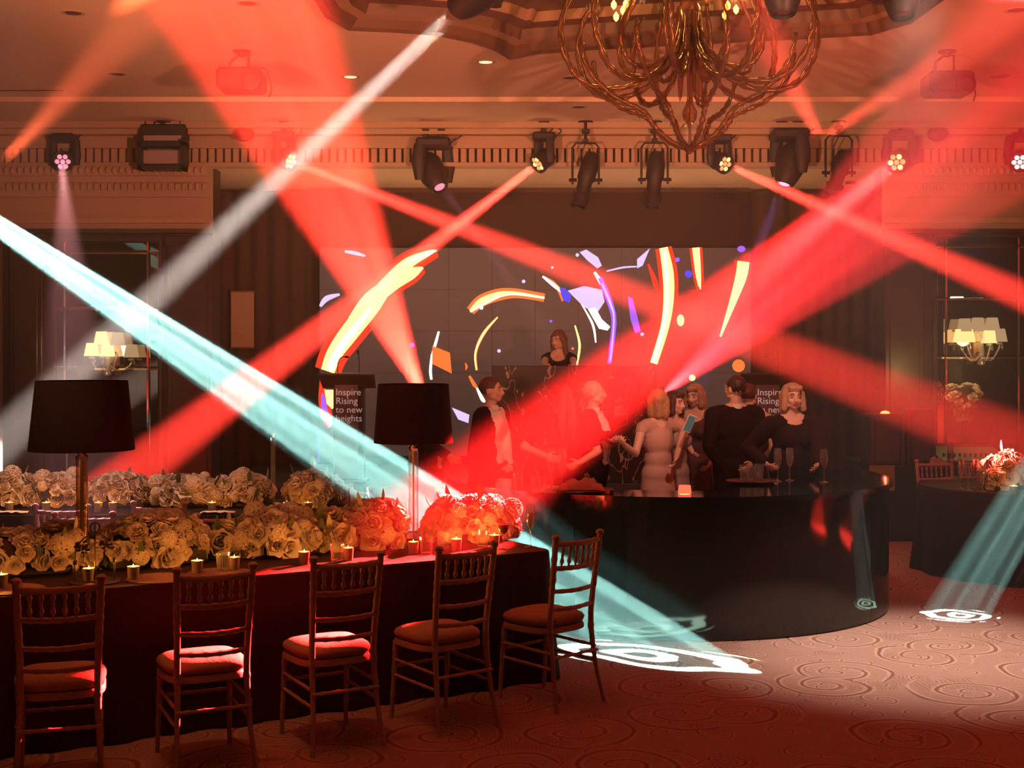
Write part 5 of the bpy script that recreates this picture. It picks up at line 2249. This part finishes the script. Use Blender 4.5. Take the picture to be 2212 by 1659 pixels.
def add_hand(mb, wr, d, side, s, curl=.5, nrm=None, point=False):
    """palm + four fingers + thumb; d = direction of the hand; side = +1/-1 thumb side"""
    d = d.normalized()
    nrm = (nrm or Vector((0, -1, 0)))
    nrm = (nrm - d * nrm.dot(d))
    nrm = nrm.normalized() if nrm.length > 1e-4 else d.orthogonal().normalized()
    ac = d.cross(nrm) * side
    M_ = Matrix((ac, nrm, d)).transposed()
    pc = wr + d * .045 * s
    mb.ball(pc, (.040 * s, .016 * s, .050 * s), 10, 8, M_)
    mb.cap(wr, wr + d * .02 * s, .026 * s, .028 * s, 8)
    for i, (o_, L) in enumerate(((-.030, .066), (-.010, .078), (.010, .073), (.029, .056))):
        cu = curl * (1 + .12 * i)
        if point and i == 0:
            cu = .05
        b = wr + d * (.085 - .004 * abs(i - 1.3)) * s + ac * o_ * -1 * s
        d1 = (d * math.cos(cu) + nrm * math.sin(cu) - ac * o_ * 3).normalized()
        d2 = (d * math.cos(cu * 2.1) + nrm * math.sin(cu * 2.1) - ac * o_ * 2).normalized()
        m_ = b + d1 * L * .5 * s
        mb.cap(b, m_, .0095 * s, .0088 * s, 8)
        mb.cap(m_, m_ + d2 * L * .5 * s, .0088 * s, .0072 * s, 8)
    tb_ = wr + d * .025 * s + ac * .028 * s
    d1 = (d * .7 + ac * .75 + nrm * .3).normalized()
    m_ = tb_ + d1 * .038 * s
    mb.cap(tb_, m_, .0125 * s, .0105 * s, 8)
    mb.cap(m_, m_ + (d * .9 + ac * .2 + nrm * .45).normalized() * .03 * s, .0105 * s, .008 * s, 8)


def person(label, px, D, ytop, face, z0=0.0, turn=0, tilt=0, build=1.0, female=False, skin_m=None, hair='short', hair_m=None, outfit='suit',
           left=None, right=None, top_m=None, open_shirt=.05, lean=0, curlL=.55, curlR=.55, pointR=False, voxel=.0068):
    H = EYE - (ytop - HZ) / F * D - z0
    s = H / 1.72
    X = (px - 1106) / F * D
    rz = math.radians(face)
    t = thing('person', label, 'person', (X, D, z0), rz)
    inv = (Matrix.Translation((X, D, z0)) @ Matrix.Rotation(rz, 4, 'Z')).inverted()
    w = build * (.90 if female else 1.0)

    def V(x, y, z):
        return Vector((x * s * w, y * s * (.5 + .5 * w), z * s))
    # arms
    arms_ = []
    for q, tgt, cu, pt in ((1, left, curlL, False), (-1, right, curlR, pointR)):   # +x is the figure's left when facing -y
        sh = V(q * .183, .0, 1.385)
        l1, l2 = .285 * s, .245 * s
        if tgt is None:
            tg = V(q * .25, -.03, .86)
            pole = Vector((q * .3, 1, 0))
        else:
            tg = inv @ Vector(tgt[0])
            pole = Vector(tgt[1]) if len(tgt) > 1 else Vector((q * .5, .3, -1))
        el, wr = ik(sh, tg, l1, l2, pole)
        arms_.append((q, sh, el, wr, cu, pt))
    R = Matrix.Rotation(math.radians(turn), 3, 'Z') @ Matrix.Rotation(math.radians(tilt), 3, 'X')
    nk = Vector((0, .005 * s, 1.50 * s))

    def Hd(x, y, z):
        return nk + R @ (Vector((x * s, y * s, z * s)) - nk)
    b = MB()
    b.ball(V(0, 0, .94), (.165 * s * w, .118 * s, .125 * s), 16, 10)
    b.ball(V(0, 0, 1.09), (.135 * s * w, .100 * s, .14 * s), 16, 10)
    b.ball(V(0, 0, 1.27), (.165 * s * w, .112 * s, .17 * s), 16, 10)
    b.cap(V(-.13, .005, 1.40), V(.13, .005, 1.40), .062 * s, .062 * s)
    if female:
        for q in (-1, 1):
            b.ball(V(q * .075, -.085, 1.255), (.06 * s, .055 * s, .06 * s), 12, 8)
    b.cap(V(0, .012, 1.42), nk + R @ Vector((0, .0, .02 * s)), .058 * s * (.88 if female else 1), .050 * s * (.88 if female else 1))
    b.cap(V(-.06, .01, 1.435), V(.06, .01, 1.435), .05 * s, .05 * s)
    for q in (-1, 1):
        b.cap(V(q * .085, 0, .93), V(q * .092, -.012, .50), .088 * s * w, .056 * s)
        b.cap(V(q * .092, -.012, .50), V(q * .092, .022, .09), .053 * s, .036 * s)
        b.ball(V(q * .093, .035, .36), (.045 * s, .05 * s, .10 * s), 10, 8)
        b.cap(V(q * .092, .04, .045), V(q * .10, -.13, .032), .04 * s, .030 * s)
    for q, sh, el, wr, cu, pt in arms_:
        b.cap(sh, el, .050 * s * w, .038 * s * w)
        b.cap(el, wr, .037 * s * w, .026 * s)
        d = (wr - el).normalized()
        add_hand(b, wr, d, q, s * (.92 if female else 1), cu, Vector((-q * .9, -.5, 0)), pt)
    # head
    b.ball(Hd(0, .012, 1.628), (.073 * s, .092 * s, .086 * s), 18, 12, R)
    b.ball(Hd(0, -.022, 1.582), (.058 * s, .068 * s, .080 * s), 16, 12, R)
    b.ball(Hd(0, -.058, 1.530), (.027 * s, .027 * s, .022 * s), 10, 8, R)
    for q in (-1, 1):
        b.ball(Hd(q * .034, -.066, 1.580), (.022 * s, .020 * s, .024 * s), 8, 6, R)
        b.ball(Hd(q * .030, -.082, 1.632), (.022 * s, .012 * s, .008 * s), 8, 6, R)
        b.ball(Hd(q * .045, -.02, 1.545), (.022 * s, .04 * s, .022 * s), 8, 6, R)
        b.ball(Hd(q * .074, .012, 1.595), (.010 * s, .019 * s, .030 * s), 8, 6, R)
        b.ball(Hd(q * .011, -.094, 1.573), (.009 * s, .010 * s, .008 * s), 6, 5, R)
    b.cap(Hd(0, -.088, 1.622), Hd(0, -.108, 1.578), .009 * s, .0125 * s, 8)
    b.ball(Hd(0, -.086, 1.551), (.022 * s, .012 * s, .009 * s), 8, 6, R)
    sk = skin_m or skin
    body = from_mesh(remesh(b, voxel, 2), 'body', sk, t)
    for q in (-1, 1):
        e = MB().ball(Hd(q * .031, -.080, 1.610), (.013 * s, .009 * s, .0075 * s), 10, 6, R).build('eye', eyew, t, smooth='all')
        MB().ball(Hd(q * .031, -.0875, 1.610), (.0055 * s, .003 * s, .0058 * s), 8, 6, R).build('iris', eyed, e, smooth='all')
        MB().tube([Hd(q * .014, -.0945, 1.634), Hd(q * .030, -.0955, 1.640), Hd(q * .048, -.083, 1.634)], .0035 * s, 5).build('eyebrow', mouthm, t)
    MB().tube([Hd(-.024, -.090, 1.551), Hd(-.010, -.0985, 1.5545), Hd(0, -.0995, 1.552), Hd(.010, -.0985, 1.5545), Hd(.024, -.090, 1.551)], [.002 * s, .0052 * s, .0055 * s, .0052 * s, .002 * s], 6).build('lips', lipm, t, smooth='all')

    # hair
    hb = MB()
    hm = hair_m or brownh
    if hair == 'short':
        hb.ball(Hd(0, .022, 1.640), (.081 * s, .094 * s, .088 * s), 16, 12, R)
        lim = lambda c: (c.y > -.055 * s - (c.z - 1.66 * s) * .15 or c.z > 1.675 * s) and c.z > (1.575 if c.y > .03 * s else 1.625) * s
    elif hair == 'bald':
        hb.ball(Hd(0, .022, 1.615), (.079 * s, .092 * s, .075 * s), 16, 12, R)
        lim = lambda c: c.y > .0 and 1.56 * s < c.z < 1.655 * s
    elif hair == 'bob':
        hb.ball(Hd(0, .018, 1.640), (.090 * s, .102 * s, .092 * s), 16, 12, R)
        for q in (-1, 1):
            hb.cap(Hd(q * .070, -.02, 1.64), Hd(q * .080, -.030, 1.515), .030 * s, .030 * s)
            hb.cap(Hd(q * .060, .04, 1.62), Hd(q * .062, .045, 1.50), .045 * s, .040 * s)
        hb.cap(Hd(0, .06, 1.62), Hd(0, .062, 1.50), .055 * s, .045 * s)
        hb.cap(Hd(-.035, -.068, 1.688), Hd(.045, -.064, 1.688), .022 * s, .024 * s)
        lim = lambda c: not (c.y < -.035 * s and c.z < 1.662 * s and abs(c.x) < .056 * s)
    else:   # long
        hb.ball(Hd(0, .018, 1.640), (.084 * s, .098 * s, .090 * s), 16, 12, R)
        for q in (-1, 1):
            hb.tube([Hd(q * .060, -.01, 1.66), Hd(q * .082, .0, 1.58), Hd(q * .085, .01, 1.48), V(q * .095, -.03, 1.38), V(q * .085, -.06, 1.27)], [.028 * s, .032 * s, .036 * s, .036 * s, .02 * s], 10)
            hb.tube([Hd(q * .035, .06, 1.64), V(q * .045, .085, 1.48), V(q * .055, .10, 1.33), V(q * .05, .10, 1.22)], [.05 * s, .055 * s, .05 * s, .025 * s], 10)
        lim = lambda c: not (c.y < -.04 * s and 1.5 * s < c.z < 1.66 * s and abs(c.x) < .048 * s)
    hme = remesh(hb, .009, 2, 'hair')
    Ri = R.inverted()
    for v in hme.vertices:
        nn_ = noise.noise(Vector((v.co.x * 60, v.co.y * 60, v.co.z * 14)))
        v.co += (v.co - Hd(0, .01, 1.62)).normalized() * .006 * nn_

    def hfn(c):
        loc = nk + Ri @ (c - nk) if c.z > nk.z - .06 * s else c
        return 'hair' if lim(loc) else None
    g = split_mesh(hme, hfn)
    if 'hair' in g:
        from_mesh(g['hair'], 'hair', hm, t)

    # clothes
    def arm_cloth(mb, to, inf):
        for q, sh, el, wr, cu, pt in arms_:
            if to == 'wrist':
                mb.cap(sh, el, .050 * s * w + inf + .004, .040 * s * w + inf)
                mb.cap(el, el.lerp(wr, .93), .040 * s * w + inf, .030 * s + inf)
            elif to == 'elbow':
                mb.cap(sh, sh.lerp(el, .75), .050 * s * w + inf, .043 * s * w + inf)
            elif to == 'cap':
                mb.cap(sh, sh.lerp(el, .16), .050 * s * w + inf, .047 * s * w + inf)
    if outfit in ('suit', 'tux'):
        inf = .017
        cmb = MB()
        cmb.ball(V(0, .0, .93), (.172 * s * w + inf, .122 * s + inf, .15 * s), 16, 10)
        cmb.ball(V(0, 0, 1.09), (.160 * s * w + inf, .110 * s + inf, .17 * s), 16, 10)
        cmb.ball(V(0, 0, 1.27), (.172 * s * w + inf, .114 * s + inf, .18 * s), 16, 10)
        cmb.cap(V(-.14, .008, 1.395), V(.14, .008, 1.395), .066 * s + inf * .6, .066 * s + inf * .6)
        arm_cloth(cmb, 'wrist', .014)
        me = remesh(cmb, .012, 2, 'jacket')

        def cf(c):
            z = c.z / s
            x = c.x / s / w
            if z > 1.43 and c.y < -.01 and abs(x) < .06:
                return None
            if c.y < -.03 and abs(x) < max(0, (open_shirt + .03 * min(1, max(0, (z - 1.05) / .3)))) and .98 < z:
                if open_shirt < .03 and z < 1.14:
                    return 'jacket'
                return 'shirt'
            return 'jacket'
        g = split_mesh(me, cf)
        from_mesh(g['jacket'], 'jacket', top_m or suit, t)
        if 'shirt' in g:
            from_mesh(g['shirt'], 'shirt', shirt, t)
        cl = MB().open_lathe([(.070 * s, -.02), (.064 * s, .018 * s), (.058 * s, .022 * s)], 20, (0, .004, 1.455 * s))
        cl.build('collar', shirt, t, smooth='all')
        if outfit == 'tux':
            MB().ball(V(-.022, -.074, 1.462), (.022, .008, .014), 8, 6).ball(V(.022, -.074, 1.462), (.022, .008, .014), 8, 6).ball(V(0, -.078, 1.462), (.008, .008, .009), 6, 5).build('bow_tie', suit, t, smooth='all')
        for q, sh, el, wr, cu, pt in arms_:
            MB().tube([el.lerp(wr, .90), el.lerp(wr, .99)], [.034 * s, .033 * s], 12).build('cuff', shirt, t, smooth=True)
        tr_ = MB()
        for q in (-1, 1):
            tr_.cap(V(q * .085, 0, .90), V(q * .092, -.01, .50), .10 * s * w, .075 * s)
            tr_.cap(V(q * .092, -.01, .50), V(q * .092, .02, .10), .073 * s, .062 * s)
        from_mesh(remesh(tr_, .014, 1, 'trousers'), 'trousers', top_m or suit, t)
    else:
        inf = .010
        cmb = MB()
        cmb.ball(V(0, .0, .95), (.165 * s * w + inf, .120 * s + inf, .15 * s), 16, 10)
        cmb.ball(V(0, 0, 1.09), (.136 * s * w + inf, .101 * s + inf, .16 * s), 16, 10)
        cmb.ball(V(0, 0, 1.265), (.165 * s * w + inf, .112 * s + inf, .165 * s), 16, 10)
        if female:
            for q in (-1, 1):
                cmb.ball(V(q * .075, -.085, 1.255), (.06 * s + inf, .055 * s + inf, .06 * s + inf), 12, 8)
        cmb.cap(V(-.13, .005, 1.392), V(.13, .005, 1.392), .062 * s + inf, .062 * s + inf)
        arm_cloth(cmb, {'dress_long': 'wrist', 'dress_short': 'elbow', 'dress_sleeveless': 'cap', 'dress_loose': 'wrist', 'dress_bare': 'none'}[outfit], .022 if outfit == 'dress_loose' else .010)
        if outfit == 'dress_loose':
            cmb.ball(V(0, 0, 1.05), (.21 * s * w, .15 * s, .26 * s), 16, 10)
        hem = .52
        cmb.lathe([(.17 * s * w, .95 * s), (.19 * s * w, .80 * s), (.215 * s * w, hem * s), (.20 * s * w, hem * s)], 20, sy=.78)
        me = remesh(cmb, .011, 2, 'dress')
        nz_ = 1.40 if outfit != 'dress_bare' else 1.31

        def df(c):
            z = c.z / s
            x = c.x / s
            if outfit == 'dress_bare':
                return 'dress' if z < 1.30 else None
            if z > 1.375 and (x / .098) ** 2 + (c.y / s / .082) ** 2 < 1:
                return None
            if outfit != 'dress_loose' and c.y < 0 and z > 1.395 - .045 * max(0, 1 - (x / .10) ** 2) and abs(x) < .095:
                return None
            return 'dress'
        g = split_mesh(me, df)
        from_mesh(g['dress'], 'dress', top_m or navy, t)
    return t


W3 = lambda px, y, D: P(px, y, D)
# disc jockey on the stage
person('long-haired woman disc jockey in a sleeveless top behind the veined booth', 1208, 15.75, 713, -12, z0=.5, turn=-22, tilt=10, female=True, skin_m=skin2, hair='long', hair_m=mat('auburn_hair', (.13, .06, .03), .55, bump=(40, .8)),
       outfit='dress_sleeveless', left=(W3(1235, 800, 15.0),), right=(W3(1180, 800, 15.0),))
# guests around the bar, left to right
person('guest in dark clothes mostly hidden behind the right black lampshade, holding a glass', 925, 11.6, 838, 70, turn=0, hair='short', hair_m=darkh, outfit='suit', left=(W3(975, 965, 11.2),), right=(W3(968, 985, 11.1),))
person('man with short hair in a dark jacket and open white shirt facing right', 1062, 11.6, 815, 62, turn=12, hair='short', hair_m=brownh, outfit='suit', open_shirt=.085, build=1.06,
       right=(W3(1022, 1035, 11.3),), left=(W3(1100, 1020, 11.4),))
person('woman with long dark hair seen from behind in the brightest red haze', 1222, 11.0, 822, 190, turn=-15, female=True, hair='long', hair_m=darkh, outfit='dress_short', top_m=navy,
       left=(W3(1180, 985, 10.8),), right=(W3(1250, 1000, 10.8),))
person('man in a dinner jacket and white shirt in profile, his face turned right', 1282, 11.5, 820, 72, turn=18, hair='bald', hair_m=grey_blond, outfit='tux', open_shirt=.075,
       right=(W3(1262, 1020, 11.2),), left=(W3(1325, 950, 11.2),))
person('blond woman in a pale sleeveless dress seen from behind, arm stretched left', 1421, 11.3, 842, 205, turn=-30, female=True, skin_m=skin2, hair='bob', hair_m=blond, outfit='dress_sleeveless', top_m=palem,
       right=(W3(1462, 985, 11.1), (0.3, 1, -.3)), left=(W3(1350, 962, 10.9), (.2, .2, -1)))
ph = person('woman behind the pale dress, face lit red, raising a phone', 1457, 11.75, 846, 40, turn=10, female=True, skin_m=skin2, hair='bob', hair_m=brownh, outfit='dress_short', top_m=mat('grey_top', (.35, .28, .27), .7),
            left=(W3(1482, 938, 11.0), (.1, -.2, -1)), right=(W3(1425, 1010, 11.4),))
person('woman in a dark patterned dress with swept-back fair hair, looking down at a phone', 1502, 12.5, 830, -22, turn=-10, tilt=8, female=True, skin_m=skin2, hair='bob', hair_m=grey_blond, outfit='dress_short', top_m=printd,
       left=(W3(1535, 1000, 12.3),), right=(W3(1498, 985, 12.1),))
person('tall man in a black dinner jacket with his back to the room', 1588, 11.7, 812, 196, turn=20, build=1.12, hair='short', hair_m=darkh, outfit='tux', open_shirt=.02,
       right=(W3(1622, 1000, 11.5),), left=(W3(1560, 1015, 11.6),))
person('guest with bare red-lit shoulders half hidden behind the black dinner jacket', 1618, 12.6, 830, 165, turn=-10, female=True, skin_m=skin2, hair='short', hair_m=brownh, outfit='dress_bare', top_m=navy, build=1.12)
person('smiling woman with fair bobbed hair in a loose black dress leaning on the bar', 1712, 10.75, 829, 6, turn=0, female=True, skin_m=skin2, hair='bob', hair_m=grey_blond, outfit='dress_loose', top_m=navy, build=1.12,
       left=(W3(1765, 1012, 10.3), (.6, .5, .1)), right=(W3(1652, 1000, 10.6), (-.6, .5, -.4)), curlL=.5)
# the phone in the raised hand
p = W3(1489, 915, 10.93)
t = thing('phone', 'white-backed phone held up between the two women', 'phone', p, .3)
MB().box((-.036, -.004, -.075), (.036, .004, .075), .003).build('body', mat('phone_white', (.6, .62, .6), .3), t)
MB().box((-.030, -.0055, -.066), (.030, -.0035, .066)).build('screen', emis('phone_screen', (.6, .75, .65), .12), t)
t.rotation_euler = (.2, .35, .3)
